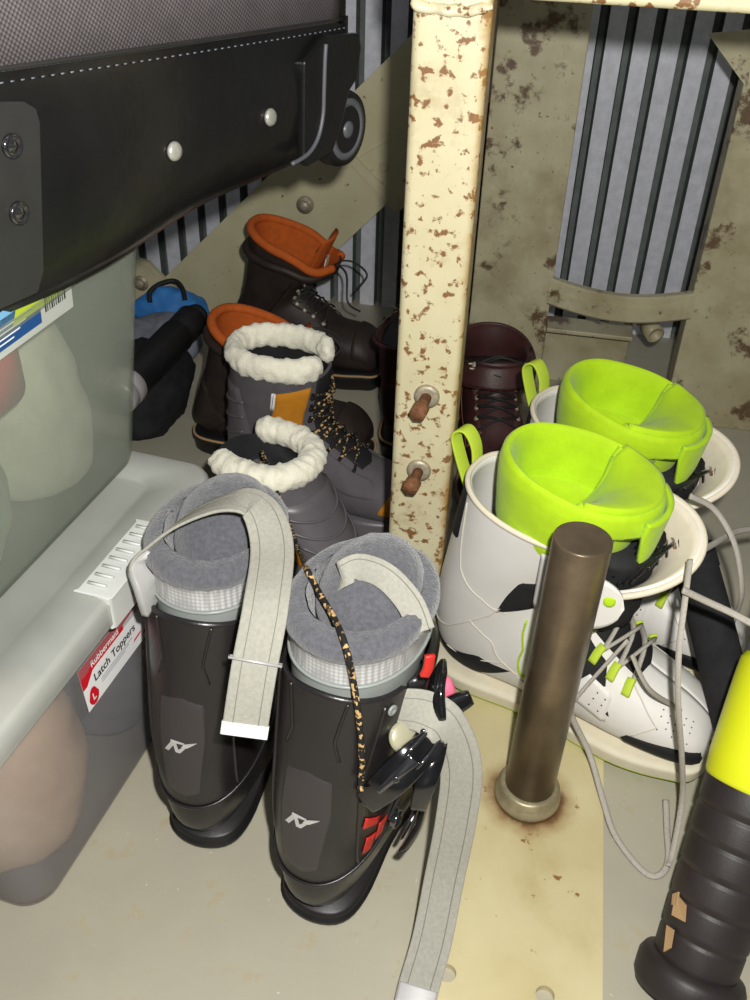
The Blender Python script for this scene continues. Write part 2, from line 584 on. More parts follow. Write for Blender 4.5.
def slab(ol, levels, dz=None):
    """stack an outline: levels = (z, offset, material); offset pushes it outwards"""
    n = len(ol); vs, fs, ms = [], [], []
    nr = []
    for i in range(n):
        t = (ol[(i + 1) % n] - ol[i - 1]).normalized(); nr.append(V((t.y, -t.x, 0)))
    area = sum(ol[i].x * ol[(i + 1) % n].y - ol[(i + 1) % n].x * ol[i].y for i in range(n))
    if area < 0: nr = [-v for v in nr]
    for z, o, m in levels:
        for p, q in zip(ol, nr):
            w = p + q * o
            vs.append(V((w.x, w.y, z + (dz(w.x) if dz else 0))))
    for i in range(len(levels) - 1):
        for j in range(n):
            k = (j + 1) % n
            fs.append((i * n + j, i * n + k, (i + 1) * n + k, (i + 1) * n + j)); ms.append(levels[i][2])
    fs.append(tuple(range(n))[::-1]); ms.append(levels[0][2])
    b = (len(levels) - 1) * n; fs.append(tuple(b + j for j in range(n))); ms.append(levels[-1][2])
    return vs, fs, ms


def foot_outline(L, wh, wt, toe=.35):
    return outline([(0, 0), (.04 * L, wh * .75), (.16 * L, wh), (.42 * L, wh * .92), (.70 * L, wt), (.88 * L, wt * .86), (.97 * L, wt * toe), (L, 0),
                    (.97 * L, -wt * toe), (.88 * L, -wt * .86), (.70 * L, -wt), (.42 * L, -wh * .92), (.16 * L, -wh), (.04 * L, -wh * .75)], 64)


def text_geo(body, size, bold=False):
    cu = bpy.data.curves.new('lettering', 'FONT'); cu.body = body; cu.size = size; cu.extrude = 0; cu.resolution_u = 3
    if bold: cu.offset = size * .018
    o = bpy.data.objects.new('lettering', cu); COL.objects.link(o)
    bpy.context.view_layer.update()
    me = bpy.data.meshes.new_from_object(o.evaluated_get(bpy.context.evaluated_depsgraph_get()))
    vs = [v.co.copy() for v in me.vertices]; fs = [tuple(p.vertices) for p in me.polygons]
    bpy.data.objects.remove(o); bpy.data.curves.remove(cu); bpy.data.meshes.remove(me)
    return vs, fs, [0] * len(fs)


def rect2(x0, y0, x1, y1, z=0):
    return [V((x0, y0, z)), V((x1, y0, z)), V((x1, y1, z)), V((x0, y1, z))], [(0, 1, 2, 3)], [0]


def jitter(g, amp, sc, seed=0):
    off = V((seed * 3.1, seed * 1.7, seed))
    return ([V(v) + noise.noise_vector(V(v) * sc + off) * amp for v in g[0]],) + tuple(g[1:])


def blob(rx, ry, rz, n=28, amp=.02, sc=14, seed=0, flat=True):
    """a soft heap of cloth resting on z = 0"""
    def f(s, a):
        th = PI * s
        v = V((rx * math.sin(th) * math.cos(a), ry * math.sin(th) * math.sin(a), rz * math.cos(th)))
        v += noise.noise_vector(v * sc + V((seed * 5, seed, 0))) * amp + noise.noise_vector(v * sc * 3 + V((seed, seed * 2, 0))) * amp * .35
        if flat and v.z < -rz * .55: v.z = -rz * .55
        return v + V((0, 0, rz * .55))
    n = int(n * 1.7)
    return grid(f, n, n, .01, .99, cap0=True, cap1=True)


# ------------------------------------------------------------------ the place
FO = V((.053, .884, 0)); FR = V((math.cos(R(10)), -math.sin(R(10)), 0)); FF = V((math.sin(R(10)), math.cos(R(10)), 0))


def fp(r, d, z=0):
    return FO + FR * r + FF * d + V((0, 0, z))


X0, X1, Y0, YB, ZC = -1.3, 1.5, -1.3, .95, 2.3
mk('floor', box((4.4, 5.6, .1), (0, .6, -.05)), MT['floor'], smooth=False)['kind'] = 'structure'


def corrugated(name, p, q, z1, mat, pitch=.047):
    d = (q - p); L = d.length; d.normalize(); nn = V((-d.y, d.x, 0))
    prof = []; x = 0
    while x < L:
        prof += [(x, 0), (x + .030, 0), (x + .033, .022), (x + .043, .022)]; x += pitch
    prof.append((L, 0))
    vs = [p + d * min(a, L) + nn * b + V((0, 0, z)) for z in (0, z1) for a, b in prof]
    m = len(prof)
    fs = [(i, i + 1, m + i + 1, m + i) for i in range(m - 1)]
    o = mk(name, (vs, fs, [0 if i % 4 == 0 else 1 for i in range(m - 1)]), [mat, MT['galvshade']], smooth=False, recalc=False)
    s = o.modifiers.new('solid', 'SOLIDIFY'); s.thickness = .002
    o['kind'] = 'structure'
    return o


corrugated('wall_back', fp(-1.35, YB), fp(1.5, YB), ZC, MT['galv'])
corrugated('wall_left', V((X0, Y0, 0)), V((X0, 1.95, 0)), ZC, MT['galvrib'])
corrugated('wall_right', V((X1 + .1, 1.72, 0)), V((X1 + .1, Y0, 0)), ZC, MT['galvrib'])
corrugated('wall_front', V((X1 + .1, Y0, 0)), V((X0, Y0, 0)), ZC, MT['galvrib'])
mk('ceiling', box((4.4, 5.6, .06), (0, .6, ZC + .03)), MT['galvrib'], smooth=False)['kind'] = 'structure'


# ------------------------------------------------------------------ steel stand (post, beam, rear legs)
stand = thing('steel_stand', 'tall cream painted steel stand with a rust spotted front post and crossbeam', 'stand', FO, FR)


def loc(r, d, z): return V((r, d, z))          # stand's own axes: x along FR, y away, z up


def rbox(size, c):
    return box(size, c)


post = mk('front_post', box((.066, .05, .745), (0, .0, .3725)), MT['post'], stand, bevel=.008)
weldg = tube([V((-.033, -.024, .728)), V((-.01, -.026, .724)), V((.015, -.026, .725)), V((.033, -.024, .729))], .0045, 8, 20)
mk('weld_bead', jitter(weldg, .003, 120), MT['beam'], post)
inv = stand.matrix_world.inverted()
pf = fp(0, -.025); pn = -FF
for (nx, ny, ex, ey) in ((427, 396, 416, 415), (419, 470, 411, 492)):
    c = inv @ apl(nx, ny, pf, pn)
    g = join(lathe([(.0135, 0), (.0135, .0025), (.009, .0035)], 24, c, zrot((0, -1, 0))))
    b = mk('bolt', join(lathe([(.0058, 0), (.0058, .026), (.005, .03)], 12, c, zrot((-.12, -1, -.1))),
                        lathe([(.0088, .016), (.0096, .018), (.0096, .028), (.0084, .030)], 6, c + V((-.001, -.004, -.001)), zrot((-.12, -1, -.1)))), MT['rust'], post)
    b['label'] = 'rusty hex bolt'
    mk('washer', g, MT['washer'], b)
# crossbeam runs along the stand's x axis
mk('crossbeam', box((.62, .06, .075), (.27, .0, .7725)), MT['beam'], stand, bevel=.006)
mk('crossbeam', box((.06, .62, .07), (.0, .34, .77)), MT['frame'], stand, bevel=.006)['label'] = 'crossbeam running back to the rear leg'
D1 = .62
pp = fp(0, D1); pn = FF


def on_d(px, py, d=D1): return inv @ apl(px, py, fp(0, d), FF)


xr = (on_d(585, 60).x + on_d(548, 320).x) / 2
xl2 = (on_d(738, 120).x + on_d(672, 365).x) / 2
lw = xr + .01
mk('rear_leg', join(box((lw, .006, .80), (-.01 + lw / 2, D1, .40)), box((.006, .05, .80), (xr - .003, D1 + .025, .4))), MT['frame'], stand, bevel=.002)
mk('rear_leg', join(box((.16, .006, .80), (xl2 + .08, D1, .40)), box((.006, .05, .80), (xl2 + .003, D1 + .025, .4))), MT['frame'], stand, bevel=.002)
mk('crossbeam', box((xl2 + .16, .04, .06), ((xl2 + .16) / 2, D1 + .025, .77)), MT['frame'], stand, bevel=.003)['label'] = 'crossbeam between the two rear legs'
# curved rung between the rear legs
ra, rb = on_d(545, 290), on_d(687, 303)
zr = (ra.z + rb.z) / 2


def rungf(bow):
    pts = []
    for i in range(25):
        t = i / 24; pts.append(V((xr - .005 + (xl2 - xr + .01) * t, D1 - .004 - bow * math.sin(PI * t), zr - .01 * math.sin(PI * t))))
    return pts


P = rungf(.02)
vs, fs = [], []
prof = [(-.004, -.022), (-.008, -.018), (-.008, .004), (-.004, .006), (-.004, .019), (0, .022), (.012, .022), (.012, -.022)]
for p in P:
    for a, b in prof: vs.append(p + V((0, a, b)))
for i in range(24):
    for j in range(8): fs.append((i * 8 + j, i * 8 + (j + 1) % 8, (i + 1) * 8 + (j + 1) % 8, (i + 1) * 8 + j))
fs += [tuple(range(8)), tuple(24 * 8 + j for j in range(8))]
mk('rung', (vs, fs), MT['frame'], stand, smooth=False)
# foot plate low between the legs and its pin
q = [on_d(548, 316, .72), on_d(634, 318, .72), on_d(632, 400, .72), on_d(541, 400, .72)]
zt = q[0].z
mk('foot_plate', join(box((q[1].x - q[0].x, .008, zt), ((q[0].x + q[1].x) / 2, .72, zt / 2)), box((q[1].x - q[0].x, .05, .008), ((q[0].x + q[1].x) / 2, .695, zt - .004))), MT['frame'], stand, bevel=.002)
c = on_d(648, 325, .70)
mk('pin', join(lathe([(.016, 0), (.016, .03), (.011, .03), (.011, .02)], 20, c, zrot((.5, -1, -.2))), tube([c, c + V((-.03, .02, .012))], .012, 10)), MT['frame'], stand)
q = [on_d(708, 34, D1 - .01), on_d(748, 90, D1 - .01), on_d(752, 30, D1 - .01)]
mk('gusset', prism(q, (0, .006, 0)), MT['frame'], stand, smooth=False)

# ------------------------------------------------------------------ diagonal brace behind the boots
DB = .83
brace = thing('brace_bar', 'wide cream steel brace sloping up behind the work boots with two bolts', 'brace', fp(-.2, DB), FR)
binv = brace.matrix_world.inverted()


def on_b(px, py, d=DB): return binv @ apl(px, py, fp(0, d), FF)


poly = [on_b(170, 273), on_b(425, 22), on_b(425, 168), on_b(205, 372), on_b(190, 395), on_b(140, 395), on_b(140, 268)]
zb = poly[3].z
poly[3:6] = [V((poly[3].x, poly[3].y, .0)), V((poly[5].x - .1, poly[5].y, .0))]
poly = [on_b(140, 302), on_b(425, 22), on_b(545, -95), on_b(545, 45), on_b(425, 168), on_b(150, 425)]
mk('bar', prism(poly, (0, .012, 0)), MT['brace'], brace, smooth=False)
foot = [on_b(120, 255, DB - .012), on_b(148, 262, DB - .012), on_b(196, 312, DB - .012)]
mk('end_plate', prism([foot[0], foot[1], foot[2], V((foot[2].x, foot[2].y, 0)), V((foot[0].x, foot[0].y, 0))], (0, .01, 0)), MT['brace'], brace, smooth=False)
strip = [on_b(349, 163, DB - .008), on_b(356, 157, DB - .008), on_b(398, 201, DB - .008), on_b(396, 214, DB - .008)]
mk('seam_strip', prism(strip, (0, .009, 0)), MT['brace'], brace, smooth=False)
tri = [on_b(349, 163, DB - .004), on_b(396, 214, DB - .004), on_b(425, 190, DB - .004), on_b(425, 120, DB - .004)]
mk('overlap_plate', prism(tri, (0, .004, 0)), MT['brace'], brace, smooth=False)
for px, py, rr in ((305, 205, .012), (141, 283, .012)):
    c = on_b(px, py, DB - .012)
    mk('bolt', join(lathe([(rr * 1.35, -.003), (rr * 1.35, .002)], 20, c, zrot((0, -1, 0))), lathe([(rr * .85, 0), (rr * .85, .008), (rr * .6, .011)], 6, c, zrot((0, -1, 0)))), MT['washer'], brace)
c = on_b(384, 166, DB - .002)
mk('hole', grid(lambda s, a: c + V((.007 * math.cos(a), -.004, .007 * math.sin(a))) + V((.0014 * math.cos(s * 2 * PI) * math.cos(a), .0014 * math.sin(s * 2 * PI), .0014 * math.cos(s * 2 * PI) * math.sin(a))), 8, 20), MT['brace'], brace)

# ------------------------------------------------------------------ base plate with steel pole
PB = az(527, 795, .01)
pole = thing('pole_stand', 'thick bare steel pole welded upright on a cream painted base plate', 'pole stand', (PB.x, PB.y, 0), FR)
pinv = pole.matrix_world.inverted()
a0 = pinv @ az(603, 900, .008); b0 = pinv @ az(432, 900, .008)
x1, x0 = a0.x, b0.x
y0 = (pinv @ az(500, 1075, .008)).y; y1 = .20
hol = [pinv @ az(447, 973, .008), pinv @ az(545, 995, .008)]
bm = bmesh.new()
# plate with two drilled holes: build around them by boolean
for v in bmesh.ops.create_cube(bm, size=1)['verts']:
    v.co = V((x0 + (x1 - x0) * (v.co.x + .5), y0 + (y1 - y0) * (v.co.y + .5), .008 * (v.co.z + .5)))
me = bpy.data.meshes.new('base_plate'); bm.to_mesh(me); bm.free(); me.materials.append(MT['plate'])
plate = bpy.data.objects.new('base_plate', me); COL.objects.link(plate); plate.parent = pole
cg = join(*[lathe([(.0085, -.02), (.0085, .02)], 24, (h.x, h.y, .004)) for h in hol])
cm = bpy.data.meshes.new('cut'); cm.from_pydata([tuple(v) for v in cg[0]], [], cg[1]); clean_normals(cm)
cut = bpy.data.objects.new('cut', cm); COL.objects.link(cut); cut.parent = pole
bo = plate.modifiers.new('b', 'BOOLEAN'); bo.object = cut; bo.operation = 'DIFFERENCE'; bo.solver = 'EXACT'
bpy.context.view_layer.update()
me2 = bpy.data.meshes.new_from_object(plate.evaluated_get(bpy.context.evaluated_depsgraph_get()))
plate.modifiers.clear(); plate.data = me2
bpy.data.objects.remove(cut)
PR = .026
ptop = pinv @ az(582, 545, .345)
ax = V((ptop.x, ptop.y, .345)); axd = ax.normalized()
pl0 = mk('pole', lathe([(PR, .0), (PR, .342), (PR - .0006, .3444), (PR - .0016, .345), (.004, .3452)], 40, (0, 0, .008), zrot(axd)), MT['steel'], pole, smooth=False, bevel=0)
for f_ in pl0.data.polygons:
    f_.use_smooth = len(f_.vertices) == 4 and abs(f_.normal.dot(axd)) < .6
mk('weld_collar', jitter(lathe([(.0345, 0), (.035, .006), (.034, .010), (.0325, .0115), (.0322, .013), (.0322, .020), (.0305, .0225), (.027, .023)], 40, (0, 0, .008), zrot(axd)), .0006, 60), [MT['collar']], pole)
nt = MT['plate'].node_tree; bs_ = nt.nodes['Principled BSDF']; old = bs_.inputs['Base Color'].links[0].from_socket
tc_ = nd(nt, 'ShaderNodeTexCoord'); mp = nd(nt, 'ShaderNodeMapping'); mp.inputs['Scale'].default_value = (1, 1, 0); nt.links.new(tc_.outputs['Object'], mp.inputs[0])
ln = nd(nt, 'ShaderNodeVectorMath', operation='LENGTH'); nt.links.new(mp.outputs[0], ln.inputs[0])
nz = tex_noise(nt, 45, 4); ma = nd(nt, 'ShaderNodeMath', operation='MULTIPLY_ADD'); nt.links.new(nz.outputs['Fac'], ma.inputs[0]); ma.inputs[1].default_value = -.022; nt.links.new(ln.outputs['Value'], ma.inputs[2])
rr0 = ramp(nt, ma.outputs[0], .018, .044, (1, 1, 1, 1), (0, 0, 0, 1)); c0_ = mixc(nt, rr0.outputs[0], old, lin((134, 96, 54)))
rr1 = ramp(nt, ma.outputs[0], .020, .030, (1, 1, 1, 1), (0, 0, 0, 1)); c1_ = mixc(nt, rr1.outputs[0], c0_, lin((92, 62, 38)))
nt.links.new(c1_, bs_.inputs['Base Color'])

# ------------------------------------------------------------------ storage totes
TD = V((math.sin(R(16.5)), math.cos(R(16.5)), 0)); TN = V((math.cos(R(16.5)), -math.sin(R(16.5)), 0))   # along its visible side / out of that side


def rrect(x0, x1, y0, y1, r, z, n=6):
    pts = []
    for cx, cy, a in ((x1 - r, y1 - r, 0), (x0 + r, y1 - r, 90), (x0 + r, y0 + r, 180), (x1 - r, y0 + r, 270)):
        for i in range(n + 1):
            t = R(a + 90 * i / n); pts.append(V((cx + r * math.cos(t), cy + r * math.sin(t), z)))
    return pts


def ringstack(rings, cap0=True, cap1=False):
    n = len(rings[0]); vs = [v for r in rings for v in r]; fs = []
    for i in range(len(rings) - 1):
        for j in range(n):
            k = (j + 1) % n; fs.append((i * n + j, i * n + k, (i + 1) * n + k, (i + 1) * n + j))
    if cap0: fs.append(tuple(range(n))[::-1])
    if cap1: fs.append(tuple((len(rings) - 1) * n + j for j in range(n)))
    return vs, fs, [0] * len(fs)


# lower tote: local x along TN (out), local y along TD (away); origin = near bottom corner
LB = az(41, 915, 0)
low = thing('storage_tote', 'frosted lidded storage tote on the floor with a red and white label', 'storage tote', LB, TN)
LL, LW, LHT = .315, .46, .30
ov = .040
rings = [rrect(-LW, 0, 0, LL, .03, .001), rrect(-LW, .004, -.004, LL + .004, .035, .012), rrect(-LW - .01, .018, -.04, LL + .016, .035, .24), rrect(-LW - .012, .022, -.046, LL + .02, .035, .272)]
mk('tote_body', ringstack(rings), MT['tote_low'], low, solid=.002, off=-1)
rings = [rrect(-LW - .02, ov, -.08, LL + .034, .03, .270), rrect(-LW - .02, ov + .001, -.081, LL + .036, .03, .272), rrect(-LW - .02, ov + .001, -.081, LL + .036, .03, .294), rrect(-LW - .018, ov - .002, -.078, LL + .033, .028, .299),
         rrect(-LW - .016, ov - .005, -.075, LL + .03, .026, .300), rrect(-LW, ov - .045, -.04, LL - .01, .02, .300), rrect(-LW, ov - .048, -.036, LL - .012, .02, .297)]
g = ringstack(rings, cap0=False, cap1=True)
mk('lid', g, MT['lid'], low, solid=.002, off=-1)
linv = low.matrix_world.inverted()
# latch handle on the lid's edge
lc = [linv @ az(px, py, .292) for px, py in ((150, 545), (95, 600))]
ly0, ly1 = lc[1].y - .005, lc[0].y + .02
for k, (ya, yb, zt_, pr_) in enumerate(((ly0, ly1, .304, .006),)):
    prof = [(-.03, .3025), (-.008, .3035), (.004, .302), (.003, .294), (.003, .266), (.001, .266), (.0, .293), (-.002, .299), (-.010, .3005), (-.03, .3005)]
    vs, fs = [], []
    for y in (ya, ya + .004, yb - .004, yb):
        for a, b in prof: vs.append(V((ov + a + (0 if y not in (ya, yb) else -.003), y, b)))
    m = len(prof)
    for i in range(3):
        for j in range(m): fs.append((i * m + j, i * m + (j + 1) % m, (i + 1) * m + (j + 1) % m, (i + 1) * m + j))
    fs += [tuple(range(m)), tuple(3 * m + j for j in range(m))]
    lt = mk('latch', (vs, fs), MT['latch'], low, bevel=.0015)
    ribs = join(*[box((.018, .0025, .0018), (ov - .016, ya + .012 + (yb - ya - .024) * i / 7, .3045)) for i in range(8)])
    mk('grip_ribs', ribs, MT['latch'], lt)
# label on the visible side
fpn = TN


def on_low(px, py, out=.014): return linv @ apl(px, py, LB + TN * out, TN)


L0 = on_low(82, 715); L1 = on_low(146, 610); L2 = on_low(136, 580); L3 = on_low(77, 657)
ex = (L1 - L0); ew = ex.length; ex.normalize(); ey = V((0, 0, 1)); exl = V((0, 1, 0))
lw_, lh_ = .135, .052
lm = Matrix.Translation(V((.0188, on_low(82, 700).y, on_low(82, 715).z))) @ Matrix(((0, -.06, 1, 0), (1, 0, 0, 0), (0, 1, .06, 0), (0, 0, 0, 1)))
red_poly = ([V((0, lh_, .0003)), V((0, lh_ * .52, .0003)), V((lw_ * .05, lh_ * .52, .0003)), V((lw_ * .14, lh_ * .7, .0003)), V((lw_ * .6, lh_ * .82, .0003)), V((lw_, lh_ * .9, .0003)), V((lw_, lh_, .0003))], [(0, 1, 2, 3, 4, 5, 6)], [1])
dropp = ([V((.012 + .008 * math.cos(t) * (1 if math.sin(t) < .3 else .8), .011 + .010 * math.sin(t), .0004)) for t in [i * 2 * PI / 20 for i in range(20)]], [tuple(range(20))], [1])
gl = join(withmat(rect2(0, 0, lw_, lh_), 0), red_poly, dropp,
          withmat(rect2(lw_ * .1, lh_ * .72, lw_ * .55, lh_ * .93, .0006), 1),
          withmat(xf(text_geo('Rubbermaid', .0098, True), Matrix.Translation((lw_ * .13, lh_ * .78, .0009))), 0),
          withmat(xf(text_geo('Latch Toppers', .0125, True), Matrix.Translation((lw_ * .13, lh_ * .44, .0009))), 2),
          withmat(xf(text_geo('L', .011, True), Matrix.Translation((.009, .007, .0009))), 0),
          *[withmat(rect2(lw_ * .2, lh_ * (.34 - .045 * k), lw_ * (.62 - .05 * k), lh_ * (.355 - .045 * k), .0006), 3) for k in range(3)],
          *[withmat(([V((lw_ * a, lh_ * b, .0007)), V((lw_ * (a + .1), lh_ * (b + .02), .0007)), V((lw_ * (a + .12), lh_ * (b + .07), .0007)), V((lw_ * (a + .02), lh_ * (b + .05), .0007))], [(0, 1, 2, 3)], [0]), 1) for a, b in ((.62, .2), (.8, .42), (.75, .12))])
mk('label', xf(gl, lm), [MT['paper'], MT['red'], MT['ink'], MT['slatecloth']], low, smooth=False, recalc=False)['label'] = 'red and white paper label'

# what lies inside it
for nm, lab, cat, c, r, mt, sd in (('cloth_bundle', 'peach cloth bundle at the near end inside the frosted lower tote', 'cloth', (-.088, .09, .004), (.078, .085, .12), 'peach', 1),
                                   ('cloth_bundle', 'slate grey cloth bundle at the far end inside the frosted lower tote', 'cloth', (-.085, .24, .004), (.07, .045, .09), 'slatecloth', 2),
                                   ('cloth_bundle', 'grey cloth bundle deep in the frosted lower tote, away from its label', 'cloth', (-.32, .16, .004), (.09, .11, .10), 'slatecloth', 3)):
    w = low.matrix_world @ V(c)
    o = mk(nm, xf(blob(r[0], r[1], r[2], 26, .009, 13, sd), Matrix.Rotation(R(-16.5), 4, 'Z')), MT[mt]); o.location = w
    tag(o, lab, cat)

# upper tote, standing on that lid
UB = az(140, 452, .301); UB = UB - TD * .30
up = thing('storage_tote', 'clear green tinted storage tote stacked on the frosted tote, under the duffel bag', 'storage tote', (UB.x, UB.y, .3015), TN)
UL, UW, UH = .30, .44, .236
rings = [rrect(-UW, 0, 0, UL, .03, .0), rrect(-UW, .004, -.004, UL + .004, .034, .01), rrect(-UW, .022, -.025, UL + .034, .034, UH - .01), rrect(-UW, .023, -.03, UL + .035, .034, UH)]
mk('tote_body', ringstack(rings), MT['tote_up'], up, solid=.002, off=-1)
mk('rim', tube(rrect(-UW, .023, -.03, UL + .035, .034, UH - .004) + [rrect(-UW, .023, -.03, UL + .035, .034, UH - .004)[0]], .003, 8), MT['tote_up'], up)
uinv = up.matrix_world.inverted()


def on_up(px, py, out=.020): return uinv @ apl(px, py, V((UB.x, UB.y, 0)) + TN * out, TN)


A_ = on_up(70, 290); B_ = on_up(0, 382)
ty1 = A_.y; z0 = on_up(68, 310).z; zc = on_up(70, 285).z
lw2, lh2 = .14, min(.054, UH - .006 - z0)
um = Matrix.Translation(V((.0205, ty1 - lw2, z0))) @ Matrix(((0, .075, 1, 0), (1, 0, 0, 0), (0, 1, 0, 0), (0, 0, 0, 1)))
gl = join(withmat(rect2(0, 0, lw2, lh2), 0), withmat(rect2(0, .006, lw2 * .68, .03, .0004), 1), withmat(rect2(0, .036, lw2 * .55, lh2, .0004), 2),
          ([V((lw2 * .5, .04, .0006)), V((lw2 * .9, .052, .0006)), V((lw2 * .9, lh2, .0006)), V((lw2 * .42, lh2, .0006))], [(0, 1, 2, 3)], [3]),
          *[withmat(rect2(lw2 * .72 + .003 * k, .012, lw2 * .72 + .003 * k + (.0012 if k % 3 else .002), .034, .0006), 4) for k in range(10)],
          *[withmat(rect2(lw2 * .1, .022 - .004 * k, lw2 * (.6 - .06 * k), .0232 - .004 * k, .0006), 0) for k in range(4)])
mk('label', xf(gl, um), [MT['paper'], MT['blue'], MT['ltblue'], MT['limeprint'], MT['ink']], up, smooth=False, recalc=False)['label'] = 'blue and white paper label with a barcode'
C_ = on_up(36, 345)
rc = rrect(-.11, 0, -.06, 0, .012, 0)
rc = [V((.013 - .12 * 0, v.x, v.y)) for v in rc]
card = mk('card', prism([V((0, v.y, v.z)) for v in rc], (-.002, 0, 0)), MT['dkred'])
card.matrix_world = up.matrix_world @ Matrix.Translation(V((.002, C_.y, z0 + .002)))
tag(card, 'red card with rounded corners standing inside the clear tote below its label', 'card')
for nm, lab, cat, c, r, mt, sd in (('cloth_bundle', 'pale sage cloth bundle low in the near end of the clear upper tote', 'cloth', (-.095, .085, .004), (.080, .075, .08), 'paleth', 4),
                                   ('cloth_bundle', 'pale cream cloth bundle at the far end inside the clear upper tote', 'cloth', (-.075, .225, .004), (.060, .055, .13), 'fleece', 5),
                                   ('cloth_bundle', 'dark charcoal cloth bundle deep inside the clear upper tote', 'cloth', (-.29, .15, .004), (.095, .11, .10), 'slatecloth', 6)):
    o = mk(nm, xf(blob(r[0], r[1], r[2], 26, .009, 16, sd), Matrix.Rotation(R(-16.5), 4, 'Z')), MT[mt]); o.location = up.matrix_world @ V(c)
    tag(o, lab, cat)

# ------------------------------------------------------------------ wheeled duffel bag lying on the upper tote
ZB = .3015 + UH + .004
e0 = az(0, 310, ZB); e1 = az(330, 165, ZB)
BD = (e1 - e0); BD.z = 0; BD.normalize(); BN = V((BD.y, -BD.x, 0))        # along the bag / out of its visible side
bag = thing('duffel_bag', 'black wheeled duffel bag with a grey woven top, lying across the totes', 'duffel bag', (e1.x, e1.y, ZB), BN)
ginv = bag.matrix_world.inverted()                                        # local x = out, y = along the bag (far end +), origin on the far bottom edge


def on_bag(px, py, out=.0): return ginv @ apl(px, py, e1 + BN * out, BN)


yf = on_bag(341, 100).y; zs0 = on_bag(345, 15).z; zs1 = on_bag(0, 62).z
zs = (zs0 + zs1) / 2
ysl = (zs0 - zs1) / (on_bag(345, 15).y - on_bag(0, 62).y); zs = zs0
yn = on_bag(0, 200).y - .18


def zsf(t): return zs0 + ysl * (yn + (yf - yn) * t - yf)


def bagprof(bulge):
    return [(-.40, .0), (-.06, .0), (-.02, .006), (.0 + bulge * .3, .03), (.006 + bulge, .07), (.004 + bulge * .6, zs), ]


def bag_rows(prof_fn, n=24):
    vs, fs = [], []
    for i in range(n + 1):
        t = i / n; y = yn + (yf - yn) * t
        pr_ = prof_fn(t)
        for a, b in pr_: vs.append(V((a, y, b)))
    m = len(pr_)
    for i in range(n):
        for j in range(m - 1): fs.append((i * m + j, i * m + j + 1, (i + 1) * m + j + 1, (i + 1) * m + j))
    return vs, fs, [0] * len(fs)


def p_side(t):
    b = .012 * math.sin(PI * min(1, t * 1.02)) ** .7
    zs = zsf(t)
    k = max(0, min(1, (.70 - t) / .36)); k = k * k * (3 - 2 * k); o = .018 * k; sg = .011 * k
    return [(-.40, .0), (-.08, .0), (-.040 + o * 1.5, .002), (-.014 + o * 1.5 + b * .3, .010 - sg), (.0 + o * .6 + b * .7, .034 - sg * .7), (.006 + b, .075), (.004 + b * .7, zs - .03), (.001 + b * .4, zs)]


def p_top(t):
    b = .012 * math.sin(PI * min(1, t * 1.02)) ** .7
    zs = zsf(t)
    return [(.0015 + b * .4, zs - .004), (.002 + b * .4, zs + .05), (-.004 + b * .2, zs + .12), (-.03, zs + .16), (-.2, zs + .175), (-.37, zs + .16), (-.40, zs + .1), (-.405, 0)]


vs, fs, ms = bag_rows(p_side)
mk('side_panel', (vs, fs), MT['tarp'], bag, recalc=False, solid=.003, off=-1, sub=1)
vs, fs, ms = bag_rows(p_top)
mt_ = len(p_top(0))
fs.append(tuple(24 * mt_ + j for j in range(mt_)) )
fs.append(tuple(range(mt_)))
mk('top_cover', (vs, fs), MT['weave'], bag, recalc=False, solid=.003, off=-1)
mk('end_panel', prism([V((-.40, yf, .0)), V((-.02, yf, .0)), V((.004, yf, .04)), V((.004, yf, zs)), V((-.4, yf, zs))], (0, .006, 0)), MT['tarp'], bag, smooth=False)
# stitched seam
stg = []
for k in range(70):
    t = (k + .5) / 70; y = yn + (yf - yn) * t; b = .012 * math.sin(PI * min(1, t * 1.02)) ** .7
    stg.append(box((.0012, (yf - yn) / 70 * .32, .0009), (.0062 + b * .5, y, zsf(t) - .010)))
mk('stitching', join(*stg), MT['slatecloth'], bag)
mk('seam_binding', tube([V((.003 + .012 * math.sin(PI * min(1, i / 30 * 1.02)) ** .7 * .45, yn + (yf - yn) * i / 30, zsf(i / 30) - .002)) for i in range(31)], .0022, 6), MT['tarplt'], bag)


def rivet(parent, c, r, axis, mat=None):
    return mk('rivet', lathe([(r, 0), (r, r * .25), (r * .8, r * .5), (r * .35, r * .6)], 20, c, zrot(axis)), mat or MT['washer'], parent)


for px, py in ((173, 151), (269, 117)):
    c = ginv @ drape(px, py, .0005); rivet(bag, c, .0080, (1, 0, .05), MT['rivetm'])
# corner plate with two snaps
pl = [on_bag(px, py, .0185) for px, py in ((-60, 118), (0, 101), (22, 101), (34, 108), (38, 122), (40, 200), (42, 270), (36, 292), (0, 308), (-60, 335))]
cp = mk('corner_plate', prism(pl, (.0025, 0, 0)), MT['tarplt'], bag, smooth=False, bevel=.001)
for px, py in ((12, 146), (19, 213)):
    c = on_bag(px, py, .0215)
    mk('snap', join(lathe([(.0085, 0), (.0085, .002), (.0065, .0035), (.005, .0015), (.004, .0015), (.003, .003)], 20, V((.021, c.y, c.z)), zrot((1, 0, 0)))), MT['chrome'], cp)
